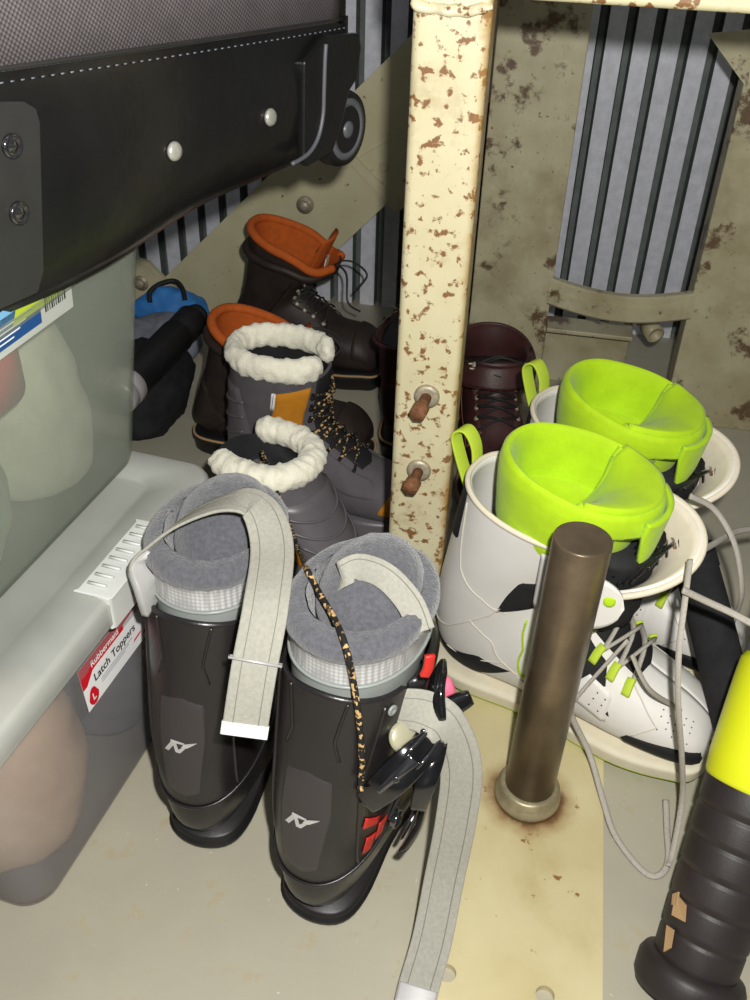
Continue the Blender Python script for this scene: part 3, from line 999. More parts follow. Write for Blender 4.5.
# wheel housing and wheel at the far end
wc = on_bag(346, 128, .0)
wr = .5 * (on_bag(341, 91, .0).z - on_bag(341, 167, .0).z)
hs = [on_bag(px, py, .008) for px, py in ((296, 60), (318, 34), (352, 32), (354, 46), (350, 78), (342, 90), (336, 118), (326, 150), (300, 166), (296, 160))]
mk('wheel_housing', prism(hs, (.010, 0, 0)), MT['tarp'], bag, smooth=False, bevel=.003)
mk('housing_trim', tube([on_bag(px, py, .019) for px, py in ((326, 44), (325, 60), (324, 90), (323, 115), (318, 138), (308, 154), (292, 164))], .0022, 8, 30), MT['greyplastic'], bag)
wcen = V((-.008, wc.y - .004, wc.z))
wheel = mk('wheel', lathe([(wr * .74, -.013), (wr * .95, -.012), (wr, -.006), (wr, .006), (wr * .95, .012), (wr * .74, .013)], 40, wcen, zrot((1, 0, 0))), MT['black'], bag)
hubg = [lathe([(wr * .80, .004), (wr * .80, .0135), (wr * .62, .0145), (wr * .58, .006)], 36, wcen, zrot((1, 0, 0))), lathe([(wr * .22, .0), (wr * .22, .015), (wr * .12, .016)], 20, wcen, zrot((1, 0, 0)))]
for k in range(5):
    a = 2 * PI * k / 5 + .3
    hubg.append(box((.008, wr * .6, wr * .2), wcen + V((.006, math.cos(a) * wr * .44, math.sin(a) * wr * .44)), Matrix.Rotation(a, 3, 'X')))
mk('hub', join(*hubg), MT['greyplastic'], wheel)


# ------------------------------------------------------------------ ski boots
def mirror(g, m):
    return ([V((v[0], v[1] * m, v[2])) for v in g[0]],) + tuple(g[1:])


CLOG = Boot([(0, (.286, .03), (.286, .042), .018), (.08, (.280, .016), (.276, .062), .042), (.25, (.232, .012), (.232, .088), .053), (.45, (.16, .012), (.19, .125), .052),
             (.60, (.08, .012), (.17, .155), .049), (.72, (.022, .012), (.152, .162), .0445), (.82, (-.002, .036), (.143, .162), .0435), (.9, (-.006, .066), (.137, .16), .0455), (1, (.0, .105), (.13, .158), .047)], .88)
CUFF = Boot([(0, (-.0085, .082), (.150, .128), .0500), (.25, (-.006, .128), (.158, .168), .0535), (.5, (.003, .18), (.165, .21), .0560), (.75, (.015, .234), (.172, .252), .0575), (1, (.026, .288), (.178, .282), .0585)], .9)
LINER = Boot([(0, (.032, .262), (.172, .26), .0520), (.35, (.036, .298), (.176, .296), .0550), (.6, (.037, .316), (.178, .314), .0570), (.78, (.034, .328), (.18, .328), .0595), (.9, (.040, .337), (.177, .337), .0565), (1, (.055, .339), (.165, .339), .046)], .93)


def ski_boot(label, heel, d, m):
    """m = +1: buckles on the boot's right side, -1: mirrored"""
    t = thing('ski_boot', label, 'ski boot', heel, d, 'pair of black ski boots')
    ol = foot_outline(.286, .042, .049, .6)
    # sole with heel and toe lugs
    def dz(x): return .008 if .09 < x < .2 else 0
    g = slab(ol, [(0, -.004, 0), (.004, 0, 0), (.010, .001, 0), (.011, -.002, 0), (.017, -.001, 0), (.020, -.004, 0)])
    g = ([V((v.x, v.y * m, v.z if v.z > .009 or not .095 < v.x < .19 else .008)) for v in g[0]], g[1], g[2])
    mk('sole', g, MT['black'], t)
    mk('lower_shell', mirror(grid(CLOG, 40, 40, 0, 1, cap0=True), m), MT['shell'], t)
    # cuff: open overlap in front, notched on the buckle side
    def cuff(s, a, off=0):
        q = CUFF(s, a, off)
        fr = abs((a + PI) % (2 * PI) - PI)
        k = max(0, s - .5) / .5
        q.z -= .055 * k * max(0, min(1, (1.9 - fr) / .55)) ** 1.2 + .006 * k * math.cos((fr - PI) * 2.2) * -1
        q.z -= max(0, (fr - 2.2)) * 0
        return q
    mk('cuff', mirror(grid(cuff, 34, 56), m), MT['shell'], t, solid=.0035, off=-1)
    mk('cuff_edge', mirror(tube([cuff(0, 2 * PI * i / 60, .0008) for i in range(61)], .0018, 6), m), MT['shell'], t)
    # ridges running down the back of the cuff
    rd = []
    for sg in (1, -1):
        rd.append(seam(cuff, [(.05, PI + sg * .95), (.55, PI + sg * .78), (.93, PI + sg * .95)], .0022, .0, 30))
        rd.append(seam(cuff, [(.72, PI + sg * .40), (.80, PI + sg * .30), (.97, PI + sg * .42)], .0016, .0, 16))
    mk('cuff_ridge', mirror(join(*rd), m), MT['shell'], t)
    bd = mk('badge', mirror(patch(cuff, [(.12, PI - .30), (.08, PI), (.12, PI + .30)], [(.12, PI + .30), (.45, PI + .42), (.63, PI + .36)], [(.63, PI - .36), (.66, PI), (.63, PI + .36)], [(.12, PI - .30), (.45, PI - .42), (.63, PI - .36)], 16, .0022), m), MT['badge'], t)
    # small winged N emblem: bars on the badge (u to the viewer's right when seen from behind)
    def em(pts):
        n = len(pts)
        return [CUFF(.40 + v * .1, PI - u * .2 * (1 if m > 0 else 1), .0034) for u, v in pts], [tuple(range(n))], [0]
    def emb(pts):
        vs, fs, ms = em(pts)
        return mirror(([v if True else v for v in vs], fs, ms), 1)
    sgn = 1
    bars = [[(-.95, -.55), (-.60, -.55), (-.35, .35), (-.70, .35)], [(-.55, .35), (-.30, .35), (.15, -.45), (-.08, -.45)], [(-.08, -.45), (.2, -.45), (.42, .12), (.15, .12)],
            [(.1, .12), (.5, .12), (1.05, .62), (.15, .40)], [(-.7, .35), (-.35, .35), (.15, .40), (.2, .5), (-.75, .55)]]
    # build on the mirrored surface so that it always reads the same way
    gl = []
    for b in bars:
        vs = [V((q.x, q.y, q.z)) for q in [cuff(.41 + v * .058, PI + u * .20 + v * .06, .0035) for u, v in b]]
        # left of the boot is +y; seen from behind, +y is on the left, and a > pi lies at -y, on the right
        gl.append((vs, [tuple(range(len(b)))], [0]))
    mk('emblem', join(*gl), MT['silver'], bd, solid=.0008, off=0, smooth=False)
    # liner
    mk('liner', mirror(join(withmat(grid(LINER, 8, 56, 0, .35), 1), withmat(grid(LINER, 8, 56, .35, .68), 0)), m), [MT['gridliner'], MT['greyliner']], t)
    pad = grid(lambda s, a: LINER(.66 + .34 * s, a, .0015 * math.sin(PI * s)), 10, 56)
    inn = grid(lambda s, a: V((.11 + (.055 - .012 * s) * math.cos(a), (.046 - .008 * s) * math.sin(a), .339 - .05 * s)), 8, 56, cap1=True)
    mk('fleece_collar', mirror(jitter(join(pad, inn), .0012, 160, 2), m), MT['fuzz'], t, merge=.0005)
    lp = mk('liner_trim', mirror(tube([LINER(.33, 2 * PI * i / 50, .001) for i in range(51)], .0016, 6), m), MT['greyliner'], t)
    # tongue of the liner, standing taller in front
    def tg(s, a):
        th = PI * .5 * s
        c_, n_ = math.cos(th), math.sin(th)
        x = .122 + .052 * n_ * math.cos(a); y = .0445 * n_ * math.sin(a)
        return V((x, y, .312 + .042 * c_ ** .7 + (x - .10) * .22))
    gt = grid(tg, 18, 44, .02, 1, cap0=True, cap1=True)
    mk('tongue', jitter(gt, .0012, 160, 3), MT['fuzz'], t)
    # rivet on the cuff at the open edge
    q = cuff(.90, PI + 1.05, .001); q.y *= m
    n_ = (cuff(.9, PI + 1.12, .004) - cuff(.9, PI + 1.12, 0)); n_ = V((n_.x, n_.y * m, n_.z))
    mk('rivet', lathe([(.0052, 0), (.0048, .0016), (.0022, .002), (.0018, .001)], 18, q, zrot(n_)), MT['greyliner'], t)
    # red print low on the buckle side
    rp = [patch(cuff, *quad((.10, PI + a_), (.10 - .04, PI + a_ + .16), (.16, PI + a_ + .22), (.2, PI + a_ + .03)), 5, .0012, False) for a_ in (1.0, 1.22)]
    rp.append(patch(cuff, *quad((.30, PI + .92), (.22, PI + 1.22), (.26, PI + 1.24), (.36, PI + .94)), 5, .0012, False))
    mk('print', mirror(join(*rp), m), MT['redplastic'], t, solid=.0006)
    # buckles on the -y side
    def buckle(s, a, sc, lever=True, ang=0.0):
        c = CUFF(s, a, .004); e = .01
        nn = (CUFF(s, a, .01) - CUFF(s, a, 0)).normalized()
        tt = V((1, 0, .15)); tt = (tt - nn * tt.dot(nn)).normalized(); ww = nn.cross(tt)
        tt, ww = tt * math.cos(ang) + ww * math.sin(ang), ww * math.cos(ang) - tt * math.sin(ang)
        mm = Matrix((tt, ww, nn)).transposed().to_4x4(); mm.translation = c
        base = xf(join(box((.062 * sc, .018 * sc, .004), (.012, 0, .001)), lathe([(.009, 0), (.009, .006), (.006, .008)], 18, (-.015 * sc, 0, .002))), mm)
        b = mk('buckle', mirror(base, m), MT['chrome'], t, bevel=.0015)
        def lv(u, a_):
            w = .0125 * sc * (1 - .35 * u) * (1.15 if u > .75 else 1); h = .0035
            x = .045 * sc - .085 * sc * u; z = .012 + .016 * math.sin(u * 2.4) * sc
            return V((x, w * math.sin(a_), z + h * math.cos(a_)))
        lg = xf(grid(lv, 18, 16, cap0=True, cap1=True), mm)
        mk('lever', mirror(lg, m), MT['blkgloss'], b)
        l2 = xf(join(tube([V((.03 * sc, .007 * sc, .008)), V((.0, .009 * sc, .02 * sc)), V((-.03 * sc, .003 * sc, .018 * sc))], .0018, 8, 12), tube([V((.03 * sc, -.007 * sc, .008)), V((.0, -.009 * sc, .02 * sc)), V((-.03 * sc, -.003 * sc, .018 * sc))], .0018, 8, 12),
                     *[lathe([(.0028, 0), (.0028, .0015), (.001, .002)], 10, (x_, 0, .026 * sc)) for x_ in (-.012, .0, .012)]), mm)
        mk('bail', mirror(l2, m), MT['chrome'], b)
    if m > 0:
        buckle(.20, -PI / 2 - .05, .9, ang=.6)
    else:
        buckle(.42, -PI / 2 + .40, .75, ang=.5)
    # upper shell flap that the strap runs behind
    fl = patch(CUFF, *quad((.62, -PI / 2 - .1), (.55, -.25), (.92, -.2), (.95, -PI / 2 - .22)), 12, .006)
    mk('cuff_flap', mirror(fl, m), MT['shell'], t, solid=.003)
    return t


SB1 = ski_boot('black ski boot standing beside the frosted tote, its strap arched over the top', (-.169, .562, 0), (.272, .962), -1)
SB2 = ski_boot('black ski boot standing nearest the pole, its strap falling to the floor', (-.052, .488, 0), (.42, .907), 1)


def strap_on(parent, pts, wd, w, end=None, clip=None, nm='strap', n=60, lines=(.28, -.28)):
    g = ribbon(pts, wd, w, .0022, n)
    s = mk(nm, g, MT['strap'], parent, world=True)
    st = join(*[ribbon_lines(pts, wd, w * f, sg * .0013, .0005, n) for f in lines for sg in (1, -1)])
    mk('strap_stitching', st, MT['strapseam'], s, world=True)
    return s


# first boot: anchored on its outer side, arched over the top and hanging down outside with a pale tip
p1 = [az(142, 572, .314), az(152, 548, .332), az(185, 519, .358), az(228, 502, .375), az(258, 507, .372), az(272, 545, .357), az(266, 605, .347), az(254, 670, .310), az(245, 728, .265)]
k1 = SB1.matrix_world.to_3x3() @ V((1, .25, 0))
w1 = [V((.5, .9, .0))] * 3 + [V((.55, .85, -.05)), V((.75, .6, -.1)), V((.97, .2, .0)), V((1, .05, 0)), V((1, .05, .0)), V((1, .05, .0))]
s1 = strap_on(SB1, p1, w1, .036, n=70)
e_ = curve(p1, 70)
tip = e_[-1]; td = (e_[-1] - e_[-4]).normalized()
mk('strap_tip', ribbon([tip - td * .004, tip + td * .004, tip + td * .007], [V((1, .05, 0))] * 3, .0375, .0034, 6), MT['paper'], s1, world=True)['label'] = 'white strap tip with a rusty edge'
cp_ = e_[60]; cd_ = (e_[62] - e_[58]).normalized(); wv = V((1, .05, 0)); wv = (wv - cd_ * wv.dot(cd_)).normalized(); nv = cd_.cross(wv)
lp_ = [cp_ + wv * .021 * a + nv * .0035 * b for a, b in ((-1, -1), (1, -1), (1, 1), (-1, 1), (-1, -1))]
mk('wire_clip', tube(lp_, .0011, 6), MT['silver'], s1, world=True)
anc = p1[0]
mk('strap_anchor', ribbon([az(153, 604, .284), az(147, 584, .309), az(144, 565, .320), az(151, 552, .328)], [V((.3, .9, 0))] * 4, .03, .006, 16), MT['silverliner'], SB1, world=True)
# second boot: one end across the tongue, the other out of the side and down to the floor
p2 = [az(333, 602, .300), az(341, 577, .350), az(358, 567, .360), az(385, 576, .360), az(410, 603, .345), az(422, 632, .330)]
strap_on(SB2, p2, [V((.2, .35, .9)), V((.2, .35, .9)), V((.1, .5, .85)), V((.15, .6, .8)), V((.35, .6, .7)), V((.5, .5, .7))], .022, nm='tongue_strap', n=40, lines=(.3,))
p3 = [az(372, 706, .252), az(400, 708, .258), az(425, 712, .256), az(447, 727, .245), az(461, 768, .20), az(456, 820, .14), az(444, 880, .075), az(432, 940, .034), az(418, 990, .017), az(410, 1030, .014)]
w3 = [V((.2, .3, .93)), V((.2, .3, .9)), V((.35, .5, .75)), V((.7, .55, .3)), V((.98, .1, .1)), V((1, -.1, 0)), V((1, -.1, 0)), V((1, -.1, 0)), V((1, -.05, 0)), V((1, -.05, 0))]
s3 = strap_on(SB2, p3, w3, .036, n=80)
e_ = curve(p3, 80)
tip = e_[-9]; td = (e_[-7] - e_[-11]).normalized()
mk('strap_tip', ribbon([tip - td * .006, tip, tip + td * .012], [V((1, -.05, 0.0))] * 3, .034, .005, 6), MT['silver'], s3, world=True)['label'] = 'foil strap tip'
# large glossy buckle on the second boot's outer side
bq = drape(383, 770, .0)
bt = (bq - V((0, 0, CAM_H))).dot(fwd)


def adp(px, py, nearer):
    return V((0, 0, CAM_H)) + ray(px, py) * (bt - nearer)


bk = mk('buckle', tube([adp(372, 800, -.006), adp(395, 770, .004), adp(420, 742, .006), adp(437, 722, .0)], lambda u: .017 - .004 * u, 14, 14, flat=.5), MT['blkgloss'], SB2, world=True)
vd = (r2 * .75 + u2 * .66)
lvw = [u2 * .8 + r2 * -.5, u2 * .8 - r2 * .55, u2 * .8 - r2 * .6, u2 * .8 - r2 * .6]
mk('lever', ribbon([adp(366, 802, .012), adp(388, 783, .026), adp(415, 757, .026), adp(438, 737, .012)], lvw, lambda u: .012 + .016 * math.sin(PI * min(1, .15 + u * .7)), .0055, 30), MT['blkgloss'], bk, world=True)
mk('lever_plate', ribbon([adp(378, 792, .024), adp(398, 774, .031), adp(414, 759, .031)], lvw[:3], lambda u: .004 + .007 * u, .003, 16), MT['chrome'], bk, world=True)['label'] = 'chrome lever plate'
mk('lever', ribbon([adp(418, 808, .010), adp(425, 785, .020), adp(434, 760, .018), adp(440, 742, .008)], [r2, r2, r2, r2], lambda u: .013 + .004 * math.sin(PI * u), .005, 20), MT['blkgloss'], bk, world=True)
mk('bail', join(tube([adp(385, 770, .012), adp(408, 752, .030), adp(432, 728, .016)], .0016, 8, 14), tube([adp(398, 785, .012), adp(420, 765, .030), adp(440, 740, .016)], .0016, 8, 14)), MT['chrome'], bk, world=True)
dsc = adp(402, 737, .014)
mk('pivot_disc', lathe([(.013, 0), (.013, .003), (.010, .005)], 24, dsc, zrot(-fwd + r2 * .5 + u2 * .2)), MT['disc'], bk, world=True)['label'] = 'pale yellow grey pivot disc'
for q in ((424, 732), (410, 766), (396, 779), (431, 752)):
    mk('rivet', lathe([(.0036, 0), (.0034, .0016), (.0016, .0024)], 14, adp(q[0], q[1], .0300 if q[0] < 420 else .018), zrot(-fwd)), MT['chrome'], bk, world=True)
# glossy levers standing out from the second boot beside the strap
lv = [[az(443, 660, .275), az(436, 690, .268), az(440, 720, .25)], [az(438, 716, .235), az(452, 706, .238), az(471, 697, .243)]]
for k, q in enumerate(lv):
    pts = curve(q, 12)
    mk('lever', tube(pts, lambda u: .0085 * (.75 + .35 * math.sin(PI * u)) * (1 - .45 * max(0, .25 - u) * 4), 12, flat=.55), MT['blkgloss'], SB2, world=True)
pk = thing('foam_scrap', 'small pink foam scrap between the ski boot lever and the white boot', 'foam scrap', az(443, 690, .235))
mk('foam', jitter(tube([V((-.004, 0, -.016)), V((0, .002, -.008)), V((.001, 0, .004)), V((-.001, 0, .014))], lambda u: .0075 * (1.1 - .5 * abs(u - .4)), 12), .004, 90), MT['pink'], pk)
mk('tongue_tab', ribbon([az(430, 655, .325), az(428, 668, .312), az(424, 676, .304)], [V((1, .3, 0))] * 3, .008, .003, 8), MT['redplastic'], SB2, world=True)['label'] = 'red corner tab'


# ------------------------------------------------------------------ grey winter boots with fleece collars
def fleece_tube(pts, r, n=110, na=20, seed=0, ends=True, ez=1):
    P = curve(pts, n); vs, fs = [], []
    t0 = P[1] - P[0]; nrm = t0.orthogonal().normalized()
    for i, p in enumerate(P):
        t = (P[min(i + 1, n)] - P[max(i - 1, 0)]).normalized()
        nrm = (nrm - t * nrm.dot(t)).normalized(); bn = t.cross(nrm)
        u = i / n; e = min(1, math.sqrt(max(0.0, min(u, 1 - u)) * 18 + .04)) if ends else 1
        for j in range(na):
            a = 2 * PI * j / na
            d = nrm * math.cos(a) + bn * math.sin(a)
            q = p + V((d.x, d.y, d.z * ez)) * r * e
            q += d * (noise.noise(q * 110 + V((seed, 0, 0))) * .0035 + noise.noise(q * 260) * .0018)
            vs.append(q)
    for i in range(n):
        for j in range(na):
            k = (j + 1) % na; fs.append((i * na + j, i * na + k, (i + 1) * na + k, (i + 1) * na + j))
    fs.append(tuple(range(na))[::-1]); fs.append(tuple(n * na + j for j in range(na)))
    return vs, fs, [0] * len(fs)


def winter_boot(label, heel, d, lean, hgt, gap, band=1):
    """shaft centre leans forward by lean over its height"""
    t = thing('winter_boot', label, 'winter boot', heel, d, 'pair of grey winter boots')
    l1, h1 = lean, hgt
    rows = [(0, (.292, .05), (.292, .06), .014), (.05, (.286, .03), (.284, .074), .034), (.15, (.262, .024), (.26, .092), .047), (.3, (.20, .024), (.215, .108), .051),
            (.42, (.13, .024), (.18, .132), .046), (.55, (.04, .024), (.158, .15), .044), (.63, (.004, .05), (.15, .163), .043)]
    for k, f in ((.73, .3), (.82, .55), (.91, .78), (1., 1.)):
        xb = .0 + l1 * f; xt = .142 + l1 * f * .86; w = .043 + .011 * f
        rows.append((k, (xb, .06 + (h1 - .06) * f), (xt, .165 + (h1 - .165) * f + .0), w))
    S = Boot(rows, .9)
    ol = foot_outline(.298, .04, .053, .62)
    mk('sole', slab([v + V((-.004, 0, 0)) for v in ol], [(0, -.004, 0), (.004, 0, 0), (.018, .001, 0), (.020, -.001, 0), (.034, .001, 0), (.04, -.005, 0)]), MT['grayrub'], t)
    mk('upper', grid(S, 54, 44, 0, 1, cap0=True), MT['graynub'], t, solid=.004, off=-1)
    # moulded rubber heel counter with ridges
    hc = patch(S, [(.56, PI - 1.7), (.54, PI), (.56, PI + 1.7)], [(.56, PI + 1.7), (.80, PI + 1.25), (.93, PI + 1.0)], [(.93, PI - 1.0), (.95, PI), (.93, PI + 1.0)], [(.56, PI - 1.7), (.80, PI - 1.25), (.93, PI - 1.0)], 24, .003)
    h_ = mk('heel_counter', hc, MT['grayrub'], t)
    mk('ridge', join(*[seam(S, [(s + .008, PI - 1.15), (s, PI), (s + .008, PI + 1.15)], .0022, .003, 28) for s in (.68, .75, .81, .87)]), MT['grayrub'], h_)
    rnd = patch(S, [(.01, -2.3), (.005, 0), (.01, 2.3)], [(.01, 2.3), (.14, 1.75), (.22, 1.75)], [(.22, -1.75), (.12, 0), (.22, 1.75)], [(.01, -2.3), (.14, -1.75), (.22, -1.75)], 22, .003)
    mk('toe_rand', rnd, MT['orange'], t)['label'] = 'ochre suede toe rand'
    for sg in (1, -1):
        p = patch(S, [(.64, sg * 2.25), (.60, sg * 1.6), (.56, sg * .95)], [(.56, sg * .95), (.74, sg * .72), (.95, sg * .60)], [(.93, sg * 1.42), (.94, sg * .98), (.95, sg * .60)], [(.64, sg * 2.25), (.74, sg * 1.72), (.80, sg * 1.46), (.93, sg * 1.42)], 16, .003)
        pn_ = mk('side_panel', p, MT['orange'], t); pn_['label'] = 'ochre suede side panel'
        mk('panel_edge', seam(S, [(.64, sg * 2.25), (.74, sg * 1.72), (.80, sg * 1.46), (.93, sg * 1.42), (.95, sg * .60)], .0012, .002, 30), MT['graynub'], pn_)
        p = patch(S, *quad((.84, sg * 1.48), (.84, sg * 1.40), (.93, sg * 1.38), (.93, sg * 1.46)), 4, .0025, False)
        mk('side_tag', p, MT['paper'], t, solid=.0008)['label'] = 'small white fabric tag'
        p = patch(S, [(.22, sg * 1.2), (.34, sg * 1.45), (.5, sg * 1.3)], [(.5, sg * 1.3), (.52, sg * .9), (.54, sg * .62)], [(.25, sg * .5), (.4, sg * .62), (.54, sg * .62)], [(.22, sg * 1.2), (.22, sg * .8), (.25, sg * .5)], 12, .002)
        mk('vamp_panel', p, MT['graynub'], t)
    # tongue: dark strip up the front
    tg = patch(S, [(.30, -.42), (.28, 0), (.30, .42)], [(.30, .42), (.65, .5), (.985, .5)], [(.985, -.5), (1.0, 0), (.985, .5)], [(.30, -.42), (.65, -.5), (.985, -.5)], 20, .002)
    mk('tongue', tg, MT['blk'], t)
    # laces zig-zag with hooks
    ss = [.34, .41, .48, .56, .64, .72, .80, .88]
    lw, hk = [], []
    for i in range(len(ss) - 1):
        for sg in (1, -1):
            a = S(ss[i], sg * .58, .006); b = S(ss[i + 1], -sg * .58, .006); c = S((ss[i] + ss[i + 1]) / 2, 0, .0105 + .001 * sg)
            lw.append(tube([a, c, b], .0021, 7, 8))
    for s in ss:
        for sg in (1, -1):
            a = S(s, sg * .62, .003); nn = (S(s, sg * .62, .01) - S(s, sg * .62)).normalized()
            hk.append(tube([a - V((0, .004 * sg, 0)), a + nn * .005, a + V((0, .005 * sg, .001)) + nn * .002], .0026, 7, 8))
    mk('lace', join(*lw), MT['speck'], t)
    for q in hk: mk('lace_hook', q, MT['black'], t)
    # fleece collar: an open ring, gap at the front
    c = []
    for i in range(13):
        a = gap + (2 * PI - 2 * gap) * i / 12
        q = S(1.0, a); ctr = S(1, 0) * .5 + S(1, PI) * .5
        q = ctr + (q - ctr) * .93
        c.append(q + V((0, 0, .012)))
    fc = fleece_tube(c, .0165 if band == 1 else .0115, ez=band)
    mk('fleece_collar', fc, MT['fleece'], t)
    cin = grid(lambda s, a: S(1 - .26 * s, a, -.006), 10, 44, cap1=True)
    mk('lining', cin, MT['blk'], t)
    return t, S


WA, SA = winter_boot('grey winter boot with ochre panels standing upright below the work boots', (-.215, 1.172, 0), (.96, -.28), .014, .244, .24, 1.55)
WB, SBW = winter_boot('grey winter boot with an open cream fleece collar, leaning behind the ski boots', (-.002, .890, 0), (-.86, .51), .092, .200, .80)
# long lace of the leaning boot hanging over the front ski boot
pl_ = [az(262, 452, .215), az(282, 505, .235)] + [drape(px, py, .006) for px, py in ((293, 530), (303, 562), (312, 583), (322, 598), (335, 610), (344, 628), (349, 650), (352, 668))] + [az(355, 690, .296), az(358, 715, .275), az(360, 740, .255), az(361, 765, .235), az(360, 800, .21)]
for k in range(10, 15):
    q = drape(*((355, 690), (358, 715), (360, 740), (361, 763), (358, 786))[k - 10], .005); pl_[k] = q
for _ in range(2):
    pl_ = [pl_[0]] + [pl_[i] * .5 + (pl_[i - 1] + pl_[i + 1]) * .25 + V((0, -.0012, .0020)) for i in range(1, len(pl_) - 1)] + [pl_[-1]]
pl_ = curve(pl_, 90)


def over(p, lift):
    o = V((0, 0, CAM_H)); d = (p - o); L_ = d.length; d.normalize()
    hit, q, n, i, ob, m_ = SC.ray_cast(bpy.context.evaluated_depsgraph_get(), o, d)
    return o + d * min(L_, (q - o).length - lift) if hit else p


bpy.context.view_layer.update()
pl_ = pl_[:18] + [over(p, .010) for p in pl_[18:]]
for _ in range(2):
    pl_ = [pl_[0]] + [(pl_[i] * 2 + pl_[i - 1] + pl_[i + 1]) / 4 for i in range(1, len(pl_) - 1)] + [pl_[-1]]
mk('lace', tube(pl_, .0027, 8), MT['speck'], WB, world=True)


# ------------------------------------------------------------------ leather work boots
def work_boot(name, label, heel, d, hgt, leather, lining, group, loop=None, L=.29, tagm=None, lean=0, padded=True):
    t = thing(name, label, 'work boot', heel, d, group)
    rows = [(0, (.288, .05), (.288, .062), .016), (.05, (.282, .03), (.28, .082), .038), (.15, (.258, .026), (.255, .102), .050), (.3, (.20, .026), (.21, .11), .052), (.42, (.13, .026), (.178, .132), .046),
            (.55, (.035, .026), (.156, .15), .042), (.63, (.0, .05), (.146, .163), .041), (.75, (.002 + lean * .25, .10), (.142 + lean * .2, .18), .047), (.88, (.008 + lean * .6, .16), (.146 + lean * .5, .205), .054), (1, (.004 + lean, hgt), (.160 + lean, hgt + .0), .061)]
    S = Boot(rows, .9)
    mk('sole', slab([v + V((-.004, 0, 0)) for v in foot_outline(.297, .04, .054, .7)], [(0, -.003, 0), (.004, 0, 0), (.022, .001, 0), (.023, .003, 0), (.030, .003, 0), (.034, -.005, 0)]), MT['black'], t)
    mk('welt', tube([v + V((-.004, 0, .031)) for v in foot_outline(.300, .0425, .0565, .7)] + [foot_outline(.300, .0425, .0565, .7)[0] + V((-.004, 0, .031))], .0022, 6), MT['tan'], t)

    def up_(s, a, off=0):
        q = S(s, a, off); k = max(0, (s - .8) / .2)
        fr = abs((a + PI) % (2 * PI) - PI)
        q.z += k * ((.028 if padded else .016) * math.cos((fr - PI)) - .012 * math.exp(-((fr - 1.0) / .35) ** 2))
        return q
    g = grid(up_, 50, 44, 0, 1, cap0=True)
    mk('upper', g, leather, t, solid=.004, off=-1)
    # padded collar and lining
    gap = .42
    ring = [up_(1, gap + (2 * PI - 2 * gap) * i / 24) for i in range(25)]
    if padded:
        mk('cuff_padding', tube([up_(.95, 2 * PI * i / 48, .0045) for i in range(49)], .0075, 10), MT['brown'], t)
    mk('collar', tube(ring, .0075 if padded else .003, 10, 60), lining, t)
    mk('lining', grid(lambda s, a: up_(1 - .17 * s, a, -.006), 12, 44), lining, t)
    mk('insole', grid(lambda s, a: up_(.845, a, -.006) * (1 - s) + (S(.845, 0) + S(.845, PI)) * .5 * s, 4, 44), MT['black'], t)
    # tongue sticking up behind the laces
    tg = []
    def tgf(s, a):
        w = .036 * (1 - .45 * max(0, s - .75) * 4 * max(0, s - .75)); y = w * math.sin(a)
        zt = hgt - .05; return V((.128 + lean * (.75 + .3 * s) + .020 * s - .010 * (y / .036) ** 2 + .004 * math.cos(a), y, zt + (hgt + .022 - zt) * s))
    mk('tongue', grid(tgf, 14, 24, cap0=True, cap1=True), lining if padded else leather, t)
    if tagm:
        q = [V((.147, .008, hgt - .012)), V((.147, -.014, hgt - .012)), V((.150, -.012, hgt + .008)), V((.150, .010, hgt + .008))]
        mk('tongue_label', prism([v + V((-.010 + lean, 0, 0)) for v in q], (-.002, 0, 0)), MT['green'], t, smooth=False)['label'] = 'green tongue label'
        mk('tongue_label', prism([V((v.x - .0115 + lean, v.y, v.z - .022)) for v in q[:2]] + [V((v.x - .0115 + lean, v.y, v.z - .026)) for v in q[2:]], (-.002, 0, 0)), MT['cream'], t, smooth=False)
    # overlays
    toe = patch(S, [(.01, -2.3), (.005, 0), (.01, 2.3)], [(.01, 2.3), (.14, 1.75), (.2, 1.75)], [(.2, -1.75), (.20, 0), (.2, 1.75)], [(.01, -2.3), (.14, -1.75), (.2, -1.75)], 18, .003)
    mk('toe_cap', toe, leather, t)
    hc = patch(S, [(.56, PI - 1.5), (.55, PI), (.56, PI + 1.5)], [(.56, PI + 1.5), (.7, PI + 1.2), (.78, PI + .9)], [(.78, PI - .9), (.86, PI), (.78, PI + .9)], [(.56, PI - 1.5), (.7, PI - 1.2), (.78, PI - .9)], 16, .0028)
    mk('heel_counter', hc, leather, t)
    fac = []
    for sg in (1, -1):
        fac.append(patch(S, [(.32, sg * 1.0), (.5, sg * 1.35), (.62, sg * 1.5)], [(.62, sg * 1.5), (.75, sg * 1.2), (.95, sg * 1.05)], [(.36, sg * .45), (.6, sg * .5), (.95, sg * .52)], [(.32, sg * 1.0), (.33, sg * .7), (.36, sg * .45)], 14, .003))
        mk('quarter', fac[-1], leather, t)
        mk('quarter_seam', seam(S, [(.36, sg * .45), (.32, sg * 1.0), (.5, sg * 1.35), (.62, sg * 1.5), (.75, sg * 1.2), (.95, sg * 1.05)], .0011, .003, 40), MT['pinkbrown'] if not padded else MT['black'], t)
    ss = [.37, .44, .51, .58, .66, .75, .84, .92]
    lc_, hk = [], []
    for i in range(len(ss) - 1):
        for sg in (1, -1):
            a = S(ss[i], sg * .58, .006); b = S(ss[i + 1], -sg * .58, .006); c = S((ss[i] + ss[i + 1]) / 2, 0, .011 + .0012 * sg)
            lc_.append(tube([a, c, b], .0019, 6, 8))
